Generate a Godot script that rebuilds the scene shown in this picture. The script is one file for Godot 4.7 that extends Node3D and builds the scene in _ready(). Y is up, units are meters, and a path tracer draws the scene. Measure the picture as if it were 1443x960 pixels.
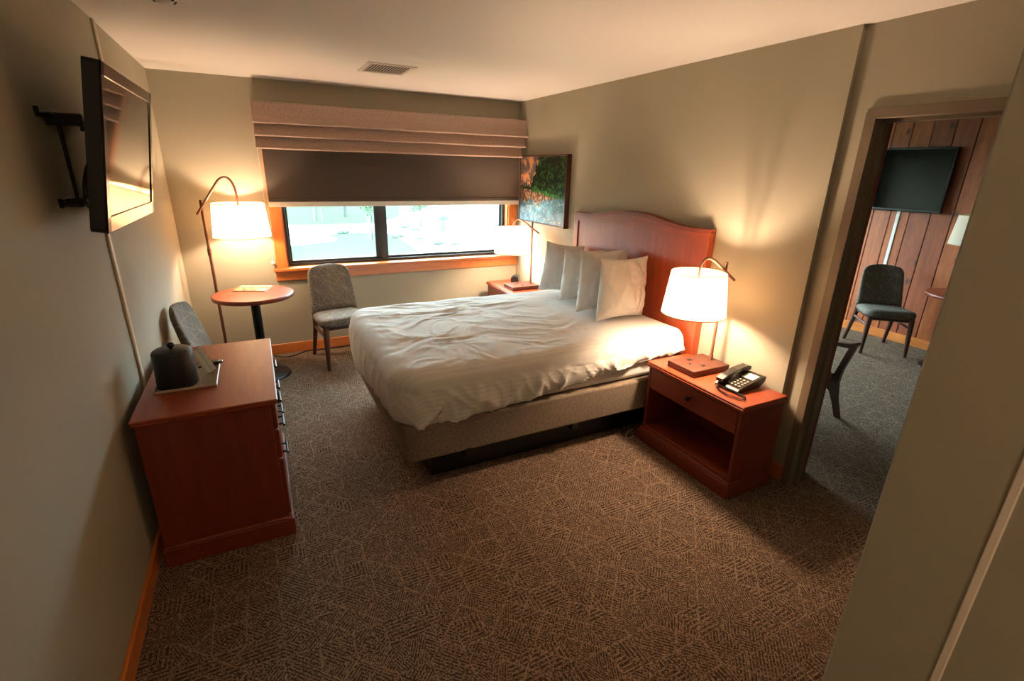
extends Node3D
# A hotel bedroom: x runs along the window wall, y up, z from the window wall towards the camera.
const W := 3.253      # right wall
const H := 2.44       # ceiling
const STEP := 0.03    # the right wall is set back by this near the doorway
const ZSTEP := 3.445
const XB := 3.49      # far face of the right wall, in the next room
const XP := 7.0       # pine wall of the next room
const ZE := 6.6       # end of the entry behind the camera
var M := {}
var used := {}
var rng := RandomNumberGenerator.new()
var lamp_energy := 1.3

func _ready():
	rng.seed = 11
	# ---------- camera, sky, exposure ----------
	var cam := Camera3D.new()
	cam.name = "camera"
	cam.fov = 69.494
	cam.near = 0.02
	cam.far = 400.0
	add_child(cam)
	cam.position = Vector3(0.6196, 1.7625, 5.0689)
	cam.rotation = Vector3(-0.3342, -0.4747, 0.0233)
	cam.current = true
	var we := WorldEnvironment.new()
	we.name = "environment"
	var env := Environment.new()
	env.background_mode = Environment.BG_SKY
	var sky := Sky.new()
	var sm := ProceduralSkyMaterial.new()
	sm.sky_top_color = Color(0.80, 0.93, 0.97)
	sm.sky_horizon_color = Color(0.90, 0.98, 0.98)
	sm.ground_bottom_color = Color(0.62, 0.70, 0.66)
	sm.ground_horizon_color = Color(0.80, 0.90, 0.88)
	sm.sky_energy_multiplier = 4.1
	sm.ground_energy_multiplier = 2.0
	sm.sun_angle_max = 1.0
	sky.sky_material = sm
	env.sky = sky
	env.tonemap_mode = Environment.TONE_MAPPER_LINEAR
	env.tonemap_exposure = 1.42
	env.sdfgi_enabled = true
	env.ssao_enabled = true
	env.ssil_enabled = true
	we.environment = env
	add_child(we)
	make_materials()
	build_shell()
	build_window()
	build_doorway()
	build_ceiling_fittings()
	build_bed()
	build_nightstands()
	build_sitting_corner()
	build_dresser()
	build_television()
	build_next_room()
	build_outside()

# ================= helpers =================
func numbered(n: String) -> String:
	if not used.has(n):
		used[n] = 0
		return n
	used[n] += 1
	return "%s_%03d" % [n, used[n]]

func mb() -> SurfaceTool:
	var st := SurfaceTool.new()
	st.begin(Mesh.PRIMITIVE_TRIANGLES)
	return st

func part(st: SurfaceTool, called: String, m: Material, parent: Node3D) -> MeshInstance3D:
	var o := MeshInstance3D.new()
	o.name = called
	o.mesh = st.commit()
	o.mesh.surface_set_material(0, m)
	o.cast_shadow = GeometryInstance3D.SHADOW_CASTING_SETTING_ON
	parent.add_child(o, true)
	return o

func one(st: SurfaceTool, called: String, m: Material, label: String, category: String, group := "", kind := "") -> MeshInstance3D:
	var o := part(st, numbered(called), m, self)
	tag(o, label, category, group, kind)
	return o

func tag(o: Node, label: String, category: String, group := "", kind := "") -> void:
	o.set_meta("label", label)
	o.set_meta("category", category)
	if group != "": o.set_meta("group", group)
	if kind != "": o.set_meta("kind", kind)

func base(called: String, at: Vector3, turn: float, label: String, category: String, group := "", kind := "") -> Node3D:
	var o := Node3D.new()
	o.name = numbered(called)
	add_child(o)
	o.position = at
	o.rotation.y = turn
	tag(o, label, category, group, kind)
	return o

func copy(o: Node3D, called: String, at: Vector3, turn: float, label: String) -> Node3D:
	var c: Node3D = o.duplicate()
	c.name = numbered(called)
	add_child(c)
	c.position = at
	c.rotation.y = turn
	c.set_meta("label", label)
	return c

func tri(st: SurfaceTool, a: Vector3, b: Vector3, c: Vector3, n: Vector3, ua: Vector2, ub: Vector2, uc: Vector2):
	if (b - a).cross(c - a).dot(n) > 0.0:
		var t := b; b = c; c = t
		var u := ub; ub = uc; uc = u
	st.set_normal(n); st.set_uv(ua); st.add_vertex(a)
	st.set_normal(n); st.set_uv(ub); st.add_vertex(b)
	st.set_normal(n); st.set_uv(uc); st.add_vertex(c)

func uvp(p: Vector3, n: Vector3, grain: int, off: Vector2) -> Vector2:
	var a := n.abs()
	var ax := 0
	if a.y >= a.x and a.y >= a.z: ax = 1
	elif a.z >= a.x: ax = 2
	var p1 := (ax + 1) % 3
	var p2 := (ax + 2) % 3
	if p2 == grain:
		var t := p1; p1 = p2; p2 = t
	return Vector2(p[p1], p[p2]) + off

func quad(st: SurfaceTool, a: Vector3, b: Vector3, c: Vector3, d: Vector3, n: Vector3, grain := 0, off := Vector2.ZERO):
	tri(st, a, b, c, n, uvp(a, n, grain, off), uvp(b, n, grain, off), uvp(c, n, grain, off))
	tri(st, a, c, d, n, uvp(a, n, grain, off), uvp(c, n, grain, off), uvp(d, n, grain, off))

# box from lo to hi with chamfered edges; uv in metres, u along the grain axis
func bx(st: SurfaceTool, lo: Vector3, hi: Vector3, ch := 0.0, grain := 0, off := Vector2.ZERO, xf := Transform3D.IDENTITY):
	var c := (lo + hi) * 0.5
	var h := (hi - lo) * 0.5
	var e: float = min(ch, min(h.x, min(h.y, h.z)) * 0.9)
	var put := func(a: Vector3, b: Vector3, cc: Vector3, d: Vector3, n: Vector3):
		var ua := uvp(c + a, n, grain, off); var ub := uvp(c + b, n, grain, off)
		var uc := uvp(c + cc, n, grain, off); var ud := uvp(c + d, n, grain, off)
		var nn := (xf.basis * n).normalized()
		tri(st, xf * (c + a), xf * (c + b), xf * (c + cc), nn, ua, ub, uc)
		if d != cc: tri(st, xf * (c + a), xf * (c + cc), xf * (c + d), nn, ua, uc, ud)
	for ax in 3:
		var p := (ax + 1) % 3
		var q := (ax + 2) % 3
		for s in [-1.0, 1.0]:
			var n := Vector3.ZERO; n[ax] = s
			var v := []
			for k in [[-1, -1], [1, -1], [1, 1], [-1, 1]]:
				var w := Vector3.ZERO
				w[ax] = s * h[ax]; w[p] = k[0] * (h[p] - e); w[q] = k[1] * (h[q] - e)
				v.append(w)
			put.call(v[0], v[1], v[2], v[3], n)
	if e <= 0.0: return
	for ax in 3:
		var p := (ax + 1) % 3
		var q := (ax + 2) % 3
		for sp in [-1.0, 1.0]:
			for sq in [-1.0, 1.0]:
				var n := Vector3.ZERO; n[p] = sp; n[q] = sq
				var v := []
				for k in [[-1, 0], [1, 0], [1, 1], [-1, 1]]:
					var w := Vector3.ZERO
					w[ax] = k[0] * (h[ax] - e)
					w[p] = sp * (h[p] - (0.0 if k[1] == 0 else e))
					w[q] = sq * (h[q] - (e if k[1] == 0 else 0.0))
					v.append(w)
				put.call(v[0], v[1], v[2], v[3], n.normalized())
	for sx in [-1.0, 1.0]:
		for sy in [-1.0, 1.0]:
			for sz in [-1.0, 1.0]:
				var a := Vector3(sx * h.x, sy * (h.y - e), sz * (h.z - e))
				var b := Vector3(sx * (h.x - e), sy * h.y, sz * (h.z - e))
				var d := Vector3(sx * (h.x - e), sy * (h.y - e), sz * h.z)
				put.call(a, b, d, d, Vector3(sx, sy, sz).normalized())

# profile of (radius, height), turned about y
func lathe(st: SurfaceTool, prof: Array, at := Vector3.ZERO, seg := 32, sx := 1.0, sz := 1.0, flat := false):
	if prof[0].y > prof[prof.size() - 1].y:
		prof = prof.duplicate()
		prof.reverse()
	var nrm := []
	for i in prof.size():
		var d: Vector2
		if i == 0: d = prof[1] - prof[0]
		elif i == prof.size() - 1: d = prof[i] - prof[i - 1]
		else: d = (prof[i] - prof[i - 1]).normalized() + (prof[i + 1] - prof[i]).normalized()
		nrm.append(Vector2(d.y, -d.x).normalized())
	var len := 0.0
	for i in prof.size() - 1:
		var l0 := len
		len += (prof[i + 1] - prof[i]).length()
		var na: Vector2 = nrm[i]
		var nb: Vector2 = nrm[i + 1]
		if flat:
			var d2: Vector2 = (prof[i + 1] - prof[i]).normalized()
			na = Vector2(d2.y, -d2.x); nb = na
		for k in seg:
			var a0 := TAU * k / seg
			var a1 := TAU * (k + 1) / seg
			var P := func(r: Vector2, a: float) -> Vector3: return at + Vector3(r.x * cos(a) * sx, r.y, r.x * sin(a) * sz)
			var N := func(n: Vector2, a: float) -> Vector3: return Vector3(n.x * cos(a), n.y, n.x * sin(a)).normalized()
			var v := [[prof[i], na, a0, l0], [prof[i], na, a1, l0], [prof[i + 1], nb, a1, len], [prof[i + 1], nb, a0, len]]
			for t in [[0, 1, 2], [0, 2, 3]]:
				for j in t:
					var q = v[j]
					st.set_normal(N.call(q[1], q[2])); st.set_uv(Vector2(q[2] / TAU * 6.0 * max(prof[0].x, 0.05), q[3])); st.add_vertex(P.call(q[0], q[2]))

# disc facing up or down
func disc(st: SurfaceTool, at: Vector3, r: float, up: float, seg := 32, grain := 0, off := Vector2.ZERO):
	var n := Vector3(0, up, 0)
	for k in seg:
		var a := at + Vector3(cos(TAU * k / seg), 0, sin(TAU * k / seg)) * r
		var b := at + Vector3(cos(TAU * (k + 1) / seg), 0, sin(TAU * (k + 1) / seg)) * r
		tri(st, at, a, b, n, uvp(at, n, grain, off), uvp(a, n, grain, off), uvp(b, n, grain, off))

func tube(st: SurfaceTool, pts: Array, r: float, seg := 10, r2 := -1.0):
	var n := pts.size()
	var rings := []
	var ref := Vector3.UP
	for i in n:
		var d: Vector3
		if i == 0: d = pts[1] - pts[0]
		elif i == n - 1: d = pts[i] - pts[i - 1]
		else: d = (pts[i] - pts[i - 1]).normalized() + (pts[i + 1] - pts[i]).normalized()
		d = d.normalized()
		if i == 0: ref = Vector3.UP if abs(d.y) < 0.9 else Vector3.RIGHT
		var s := d.cross(ref).normalized()
		ref = s.cross(d).normalized()
		var rr := r if r2 < 0.0 else lerpf(r, r2, float(i) / (n - 1))
		var ring := []
		for k in seg:
			var a := TAU * k / seg
			var o := s * cos(a) + ref * sin(a)
			ring.append([pts[i] + o * rr, o])
		rings.append(ring)
	var len := 0.0
	for i in n - 1:
		var l: float = len + (pts[i + 1] - pts[i]).length()
		for k in seg:
			var k2 := (k + 1) % seg
			var q := [[rings[i][k], Vector2(len, float(k) / seg)], [rings[i][k2], Vector2(len, float(k + 1) / seg)], [rings[i + 1][k2], Vector2(l, float(k + 1) / seg)], [rings[i + 1][k], Vector2(l, float(k) / seg)]]
			for j in [0, 1, 2, 0, 2, 3]:
				st.set_normal(q[j][0][1]); st.set_uv(q[j][1]); st.add_vertex(q[j][0][0])
		len = l
	for e in [0, n - 1]:
		var nn: Vector3 = (pts[0] - pts[1]) if e == 0 else (pts[n - 1] - pts[n - 2])
		nn = nn.normalized()
		for k in seg:
			tri(st, pts[e], rings[e][k][0], rings[e][(k + 1) % seg][0], nn, Vector2.ZERO, Vector2.ZERO, Vector2.ZERO)

func bez(a: Vector3, b: Vector3, c: Vector3, d: Vector3, n := 12) -> Array:
	var o := []
	for i in n + 1: o.append(a.bezier_interpolate(b, c, d, float(i) / n))
	return o

# flat outline (x, y) pushed out along z from z0 to z1, then placed by xf
func prism(st: SurfaceTool, poly: PackedVector2Array, z0: float, z1: float, xf := Transform3D.IDENTITY, grain := 0):
	var ids := Geometry2D.triangulate_polygon(poly)
	for zz in [z0, z1]:
		var n := Vector3(0, 0, -1.0 if zz == min(z0, z1) else 1.0)
		var nn := (xf.basis * n).normalized()
		for i in range(0, ids.size(), 3):
			var v := []
			var u := []
			for j in 3:
				var p := poly[ids[i + j]]
				v.append(xf * Vector3(p.x, p.y, zz))
				u.append(Vector2(p.x, p.y) if grain == 0 else Vector2(p.y, p.x))
			tri(st, v[0], v[1], v[2], nn, u[0], u[1], u[2])
	var ccw := not Geometry2D.is_polygon_clockwise(poly)
	var len := 0.0
	for i in poly.size():
		var a := poly[i]
		var b := poly[(i + 1) % poly.size()]
		var d := (b - a).normalized()
		var n2 := Vector2(d.y, -d.x) if ccw else Vector2(-d.y, d.x)
		var nn := (xf.basis * Vector3(n2.x, n2.y, 0)).normalized()
		var l := len + (b - a).length()
		var A := xf * Vector3(a.x, a.y, z0); var B := xf * Vector3(b.x, b.y, z0)
		var C := xf * Vector3(b.x, b.y, z1); var D := xf * Vector3(a.x, a.y, z1)
		tri(st, A, B, C, nn, Vector2(len, z0), Vector2(l, z0), Vector2(l, z1))
		tri(st, A, C, D, nn, Vector2(len, z0), Vector2(l, z1), Vector2(len, z1))
		len = l

# smooth surface from a grid of points [i][j] with uvs
func sheet(st: SurfaceTool, pts: Array, uvs: Array, inside := Vector3.INF):
	var ni := pts.size()
	var nj: int = pts[0].size()
	var nr := []
	for i in ni:
		var row := []
		for j in nj:
			var du: Vector3 = pts[min(i + 1, ni - 1)][j] - pts[max(i - 1, 0)][j]
			var dv: Vector3 = pts[i][min(j + 1, nj - 1)] - pts[i][max(j - 1, 0)]
			var n := du.cross(dv)
			n = n.normalized() if n.length() > 1e-12 else (pts[i][j] - inside).normalized()
			if inside != Vector3.INF and n.dot(pts[i][j] - inside) < 0.0: n = -n
			row.append(n)
		nr.append(row)
	for i in ni - 1:
		for j in nj - 1:
			var q := [[i, j], [i + 1, j], [i + 1, j + 1], [i, j + 1]]
			var A: Vector3 = pts[i][j]
			var face: Vector3 = (pts[i + 1][j + 1] - A).cross(pts[i][j + 1] - pts[i + 1][j])
			var order := [0, 2, 1, 0, 3, 2] if face.dot(nr[i][j]) > 0.0 else [0, 1, 2, 0, 2, 3]
			for k in order:
				var w = q[k]
				st.set_normal(nr[w[0]][w[1]]); st.set_uv(uvs[w[0]][w[1]]); st.add_vertex(pts[w[0]][w[1]])

# ================= materials =================
func mat(col: Color, rough := 0.7, metal := 0.0, spec := 0.5) -> StandardMaterial3D:
	var m := StandardMaterial3D.new()
	m.albedo_color = col
	m.roughness = rough
	m.metallic = metal
	m.metallic_specular = spec
	return m

func img_tex(im: Image) -> ImageTexture:
	im.generate_mipmaps()
	return ImageTexture.create_from_image(im)

func from_fn(w: int, h: int, fn: Callable) -> Image:
	var data := PackedByteArray()
	data.resize(w * h * 3)
	var k := 0
	for y in h:
		for x in w:
			var c: Color = fn.call(x, y)
			data[k] = clampi(int(c.r * 255.0), 0, 255)
			data[k + 1] = clampi(int(c.g * 255.0), 0, 255)
			data[k + 2] = clampi(int(c.b * 255.0), 0, 255)
			k += 3
	return Image.create_from_data(w, h, false, Image.FORMAT_RGB8, data)

func noise(sd: int, f: float, oct := 3) -> FastNoiseLite:
	var n := FastNoiseLite.new()
	n.seed = sd
	n.noise_type = FastNoiseLite.TYPE_SIMPLEX_SMOOTH
	n.frequency = f
	n.fractal_octaves = oct
	return n

# wood: u along the grain; the picture covers 1.6 m x 0.8 m
func wood_tex(sd: int, dark: Color, light: Color, contrast: float, knots: int) -> ImageTexture:
	var n1 := noise(sd, 1.0, 3)
	var n2 := noise(sd + 1, 1.0, 2)
	var r := RandomNumberGenerator.new()
	r.seed = sd
	var ks := []
	for i in knots: ks.append(Vector3(r.randf() * 512.0, r.randf() * 256.0, r.randf_range(2.0, 5.5)))
	var fn := func(x: int, y: int) -> Color:
		var bend := 0.0
		var kd := 0.0
		for k in ks:
			var dx: float = (x - k.x) * 0.55
			var dy: float = y - k.y
			var d: float = sqrt(dx * dx + dy * dy) / k.z
			if d < 5.0:
				bend += signf(dy) * 7.0 * exp(-d * d * 0.35)
				if d < 1.0: kd = max(kd, 0.95 - 0.35 * d)
				elif d < 1.5: kd = max(kd, (1.5 - d) * 0.9)
		var g := n1.get_noise_2d(x * 0.006, (y + bend) * 0.045) * 0.6
		g += n2.get_noise_2d(x * 0.02, (y + bend) * 0.42) * 0.45
		var t := clampf(0.5 + g * contrast, 0.0, 1.0)
		var c := dark.lerp(light, t)
		return c.lerp(Color(0.21, 0.09, 0.045), kd)
	return img_tex(from_fn(512, 256, fn))

func wood(sd: int, dark: Color, light: Color, contrast: float, rough: float, coat: float, knots := 0) -> StandardMaterial3D:
	var m := mat(Color.WHITE, rough)
	m.albedo_texture = wood_tex(sd, dark, light, contrast, knots)
	m.uv1_scale = Vector3(1.0 / 1.6, 1.0 / 0.8, 1)
	if coat > 0.0:
		m.clearcoat_enabled = true
		m.clearcoat = coat
		m.clearcoat_roughness = 0.3
	return m

func noise_tex(sd: int, f: float, as_normal: bool, strength := 2.0, ramp: Gradient = null) -> NoiseTexture2D:
	var t := NoiseTexture2D.new()
	t.width = 256; t.height = 256
	t.seamless = true
	t.noise = noise(sd, f, 4)
	t.as_normal_map = as_normal
	t.bump_strength = strength
	if ramp: t.color_ramp = ramp
	return t

func carpet_tex() -> ImageTexture:
	var S := 1024
	var cells := 9
	var r := RandomNumberGenerator.new()
	r.seed = 5
	var kind := []
	for i in cells * cells: kind.append([r.randi() % 7, r.randf(), r.randi() % 2])
	var nz := noise(3, 0.02, 3)
	var cs := float(S) / cells
	var hashes := PackedFloat32Array()
	for i in 4096: hashes.append(r.randf())
	var fn := func(x: int, y: int) -> Color:
		# a skewed lattice of cells, each with its own run of lines
		var cx := int(x / cs) % cells
		var cy := int(y / cs) % cells
		var u := fmod(x, cs) / cs
		var v := fmod(y, cs) / cs
		var k = kind[cy * cells + cx]
		var f := 0.0
		match k[0]:
			0: f = (u + v)
			1: f = (u - v) + 1.0
			2: f = abs(u - 0.5) + abs(v - 0.5)
			3: f = u * 1.0 if u > v else v * 1.0
			4: f = (u + v) if u > v else (u - v + 1.0)
			5: f = v
			6: f = abs(u - 0.5) * 1.6 + v * 0.8
		var p := fmod(f * 7.0, 1.0)
		var edge: float = min(min(u, 1.0 - u), min(v, 1.0 - v))
		var diag: float = min(abs(u - v), abs(u + v - 1.0))
		var l := 1.0 if p < 0.36 else 0.0
		if k[1] > 0.62 and diag < 0.045: l = 1.0
		if k[1] < 0.3 and edge < 0.04: l = 1.0
		# loops of yarn break the lines into dots
		var hh := hashes[((x / 4) * 61 + (y / 4) * 157 + (x / 4) * (y / 4) * 3) & 4095]
		var h2 := hashes[((x / 2) * 131 + (y / 2) * 71) & 4095]
		if hh < 0.24: l = 1.0 - l
		var t: float = l * (0.55 + 0.45 * h2) + (1.0 - l) * 0.22 * h2
		var big := nz.get_noise_2d(x, y) * 0.5 + 0.5
		var dk := Color(0.20, 0.155, 0.13).lerp(Color(0.255, 0.195, 0.155), big)
		var lt := Color(0.64, 0.55, 0.465)
		return dk.lerp(lt, t)
	return img_tex(from_fn(S, S, fn))

# grey-brown upholstery with fine star lines
func star_tex() -> ImageTexture:
	var S := 384
	var nz := noise(9, 0.35, 2)
	var fn := func(x: int, y: int) -> Color:
		var u := float(x) / S * 2.0
		var v := float(y) / S * 2.0
		var best := 1.0
		var a := fposmod(u, 1.0)
		var b := fposmod(v, 1.0)
		for d in [min(a, 1.0 - a), min(b, 1.0 - b), abs(a - b) * 0.707, abs(a + b - 1.0) * 0.707, abs(fposmod(u + 0.5 * v, 1.0) - 0.5) * 0.9, abs(fposmod(v + 0.5 * u, 1.0) - 0.5) * 0.9]:
			best = min(best, d)
		var n := nz.get_noise_2d(x, y) * 0.06
		var c := Color(0.335 + n, 0.315 + n, 0.285 + n)
		if best < 0.017: c = Color(0.47 + n, 0.43 + n, 0.37 + n)
		return c
	return img_tex(from_fn(S, S, fn))

func river_tex() -> ImageTexture:
	# print on the canvas: sunset sky, dark firs, a stony bank and a rushing stream
	var n1 := noise(21, 0.02, 4)
	var n2 := noise(22, 0.055, 4)
	var n3 := noise(23, 0.05, 3)
	var Wd := 360
	var Hd := 260
	var fn := func(x: int, y: int) -> Color:
		var u := float(x) / Wd
		var v := float(y) / Hd
		var a := n1.get_noise_2d(x, y)
		var b := n2.get_noise_2d(x, y)
		var tree_line: float = 0.40 - 0.48 * smoothstep(0.22, 0.50, u) + b * 0.16 + (0.03 if sin(x * 0.32) > 0.2 else 0.0)
		var bank: float = 0.48 + 0.14 * u + a * 0.05
		var water: float = 0.67 + 0.04 * sin(u * 5.0) + a * 0.12 - 0.03 * u
		var c: Color
		if v < tree_line:
			c = Color(0.33, 0.31, 0.31).lerp(Color(0.74, 0.50, 0.36), clampf(0.25 + a * 2.0 + (0.2 - abs(u - 0.18)), 0.0, 1.0))
		elif v < bank:
			c = Color(0.012, 0.045, 0.03).lerp(Color(0.15, 0.33, 0.12), smoothstep(0.0, 0.55, b + a * 0.6 + u * 0.12))
			if v > bank - 0.05 and u > 0.3: c = Color(0.18, 0.45, 0.20).lerp(c, 0.4)
		elif v < water:
			c = Color(0.20, 0.14, 0.115).lerp(Color(0.62, 0.50, 0.42), clampf(0.35 + b * 1.3, 0.0, 1.0))
		else:
			c = Color(0.13, 0.28, 0.37).lerp(Color(0.33, 0.52, 0.62), clampf(0.5 + a, 0.0, 1.0))
			var f := n3.get_noise_2d(x * 0.45 - y * 0.3, y * 1.5 + x * 0.6)
			if f > 0.34: c = c.lerp(Color(0.85, 0.86, 0.85), clampf((f - 0.34) * 4.0, 0.0, 0.7))
			if b > 0.42: c = Color(0.70, 0.50, 0.41)
		return c
	return img_tex(from_fn(Wd, Hd, fn))

func stripe_tex() -> ImageTexture:
	var fn := func(x: int, y: int) -> Color:
		var s := 0.86 if (y % 16) < 8 else 0.825
		return Color(s, s * 0.99, s * 0.965)
	return img_tex(from_fn(64, 64, fn))

func make_materials():
	M.wall = mat(Color(0.64, 0.615, 0.54), 0.72)
	M.wall.normal_enabled = true
	M.wall.normal_texture = noise_tex(1, 0.06, true, 1.2)
	M.wall.normal_scale = 0.25
	M.wall.uv1_triplanar = true
	M.wall.uv1_world_triplanar = true
	M.wall.uv1_scale = Vector3.ONE * 5.0
	M.ceiling = mat(Color(0.90, 0.885, 0.86), 0.9)
	M.carpet = mat(Color.WHITE, 0.95)
	M.carpet.albedo_texture = carpet_tex()
	M.carpet.uv1_scale = Vector3(1.0 / 1.12, 1.0 / 1.12, 1)
	M.carpet.metallic_specular = 0.15
	M.cherry = wood(31, Color(0.47, 0.185, 0.085), Color(0.66, 0.29, 0.135), 0.55, 0.42, 0.12)
	M.cherry_dark = wood(33, Color(0.40, 0.145, 0.075), Color(0.53, 0.21, 0.105), 0.5, 0.46, 0.10)
	M.pine = wood(37, Color(0.70, 0.37, 0.14), Color(0.86, 0.52, 0.24), 0.55, 0.42, 0.3, 3)
	M.plank = wood(41, Color(0.52, 0.23, 0.09), Color(0.73, 0.40, 0.17), 0.7, 0.5, 0.2, 12)
	M.plank2 = wood(47, Color(0.43, 0.175, 0.07), Color(0.64, 0.32, 0.13), 0.7, 0.5, 0.2, 12)
	M.walnut = wood(43, Color(0.22, 0.11, 0.075), Color(0.36, 0.19, 0.13), 0.6, 0.4, 0.2)
	M.casing = mat(Color(0.44, 0.385, 0.315), 0.45)
	M.guard = mat(Color(0.90, 0.85, 0.78), 0.4)
	M.raceway = mat(Color(0.80, 0.74, 0.63), 0.45)
	M.white_plastic = mat(Color(0.86, 0.84, 0.80), 0.4)
	M.bronze_frame = mat(Color(0.155, 0.145, 0.135), 0.4)
	M.glass = mat(Color(0.92, 0.97, 0.95, 0.05), 0.0)
	M.glass.transparency = BaseMaterial3D.TRANSPARENCY_ALPHA
	M.valance = fabric(Color(0.74, 0.63, 0.57), 13)
	M.shade = mat(Color(0.265, 0.228, 0.20), 0.9)
	M.linen = mat(Color.WHITE, 0.85)
	M.linen.albedo_texture = stripe_tex()
	M.linen.uv1_scale = Vector3(9.0, 9.0, 1)
	M.linen.rim_enabled = true
	M.linen.rim = 0.15
	M.pillow = mat(Color(0.86, 0.85, 0.83), 0.88)
	M.box_fabric = fabric(Color(0.50, 0.445, 0.38), 17)
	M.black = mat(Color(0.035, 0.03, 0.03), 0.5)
	M.black_metal = mat(Color(0.03, 0.03, 0.032), 0.38, 0.6)
	M.gloss_black = mat(Color(0.025, 0.024, 0.024), 0.16)
	M.tv_case = mat(Color(0.016, 0.014, 0.013), 0.5)
	M.tv_bezel = mat(Color(0.05, 0.045, 0.04), 0.12)
	M.screen = mat(Color(0.018, 0.018, 0.02), 0.06)
	M.leather = mat(Color(0.05, 0.045, 0.043), 0.5)
	M.leather.normal_enabled = true
	M.leather.normal_texture = noise_tex(7, 0.12, true, 3.0)
	M.leather.normal_scale = 0.12
	M.bronze = mat(Color(0.43, 0.275, 0.20), 0.4, 0.1)
	M.lamp_base = mat(Color(0.33, 0.185, 0.13), 0.5, 0.2)
	M.lampshade = mat(Color(0.93, 0.88, 0.80), 0.9)
	M.lampshade.backlight_enabled = true
	M.lampshade.backlight = Color(0.76, 0.68, 0.57)
	M.shade_rim = mat(Color(0.82, 0.70, 0.50), 0.8)
	M.bulb = mat(Color(1, 0.9, 0.75), 0.5)
	M.bulb.emission_enabled = true
	M.bulb.emission = Color(1.0, 0.78, 0.50)
	M.bulb.emission_energy_multiplier = 4.0
	M.globe = mat(Color(0.95, 0.92, 0.86), 0.4)  # glowing globe of the added passage light
	M.globe.emission_enabled = true
	M.globe.emission = Color(1.0, 0.82, 0.6)
	M.globe.emission_energy_multiplier = 0.6
	M.bulb_off = mat(Color(0.9, 0.9, 0.88), 0.3)
	M.uphol = mat(Color.WHITE, 0.85)
	M.uphol.albedo_texture = star_tex()
	M.uphol.uv1_scale = Vector3(1.0 / 0.26, 1.0 / 0.26, 1)
	M.tray = mat(Color(0.50, 0.44, 0.36), 0.45)
	M.tray_rim = mat(Color(0.72, 0.66, 0.58), 0.3)
	M.picture = mat(Color.WHITE, 0.35)
	M.picture.albedo_texture = river_tex()
	M.paper = mat(Color(0.80, 0.82, 0.76), 0.5)
	M.key = mat(Color(0.70, 0.68, 0.62), 0.5)
	M.phone = mat(Color(0.075, 0.07, 0.062), 0.35)
	M.red_light = mat(Color(0.9, 0.05, 0.05), 0.4)
	M.silver = mat(Color(0.6, 0.6, 0.6), 0.25, 0.8)

func fabric(c: Color, sd: int) -> StandardMaterial3D:
	var g := Gradient.new()
	g.set_color(0, c.darkened(0.16))
	g.set_color(1, c.lightened(0.10))
	var m := mat(Color.WHITE, 0.92)
	m.albedo_texture = noise_tex(sd, 0.05, false, 1.0, g)
	m.normal_enabled = true
	m.normal_texture = noise_tex(sd + 1, 0.2, true, 2.0)
	m.normal_scale = 0.4
	m.uv1_triplanar = true
	m.uv1_scale = Vector3(4, 4, 4)
	m.metallic_specular = 0.2
	return m

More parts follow.
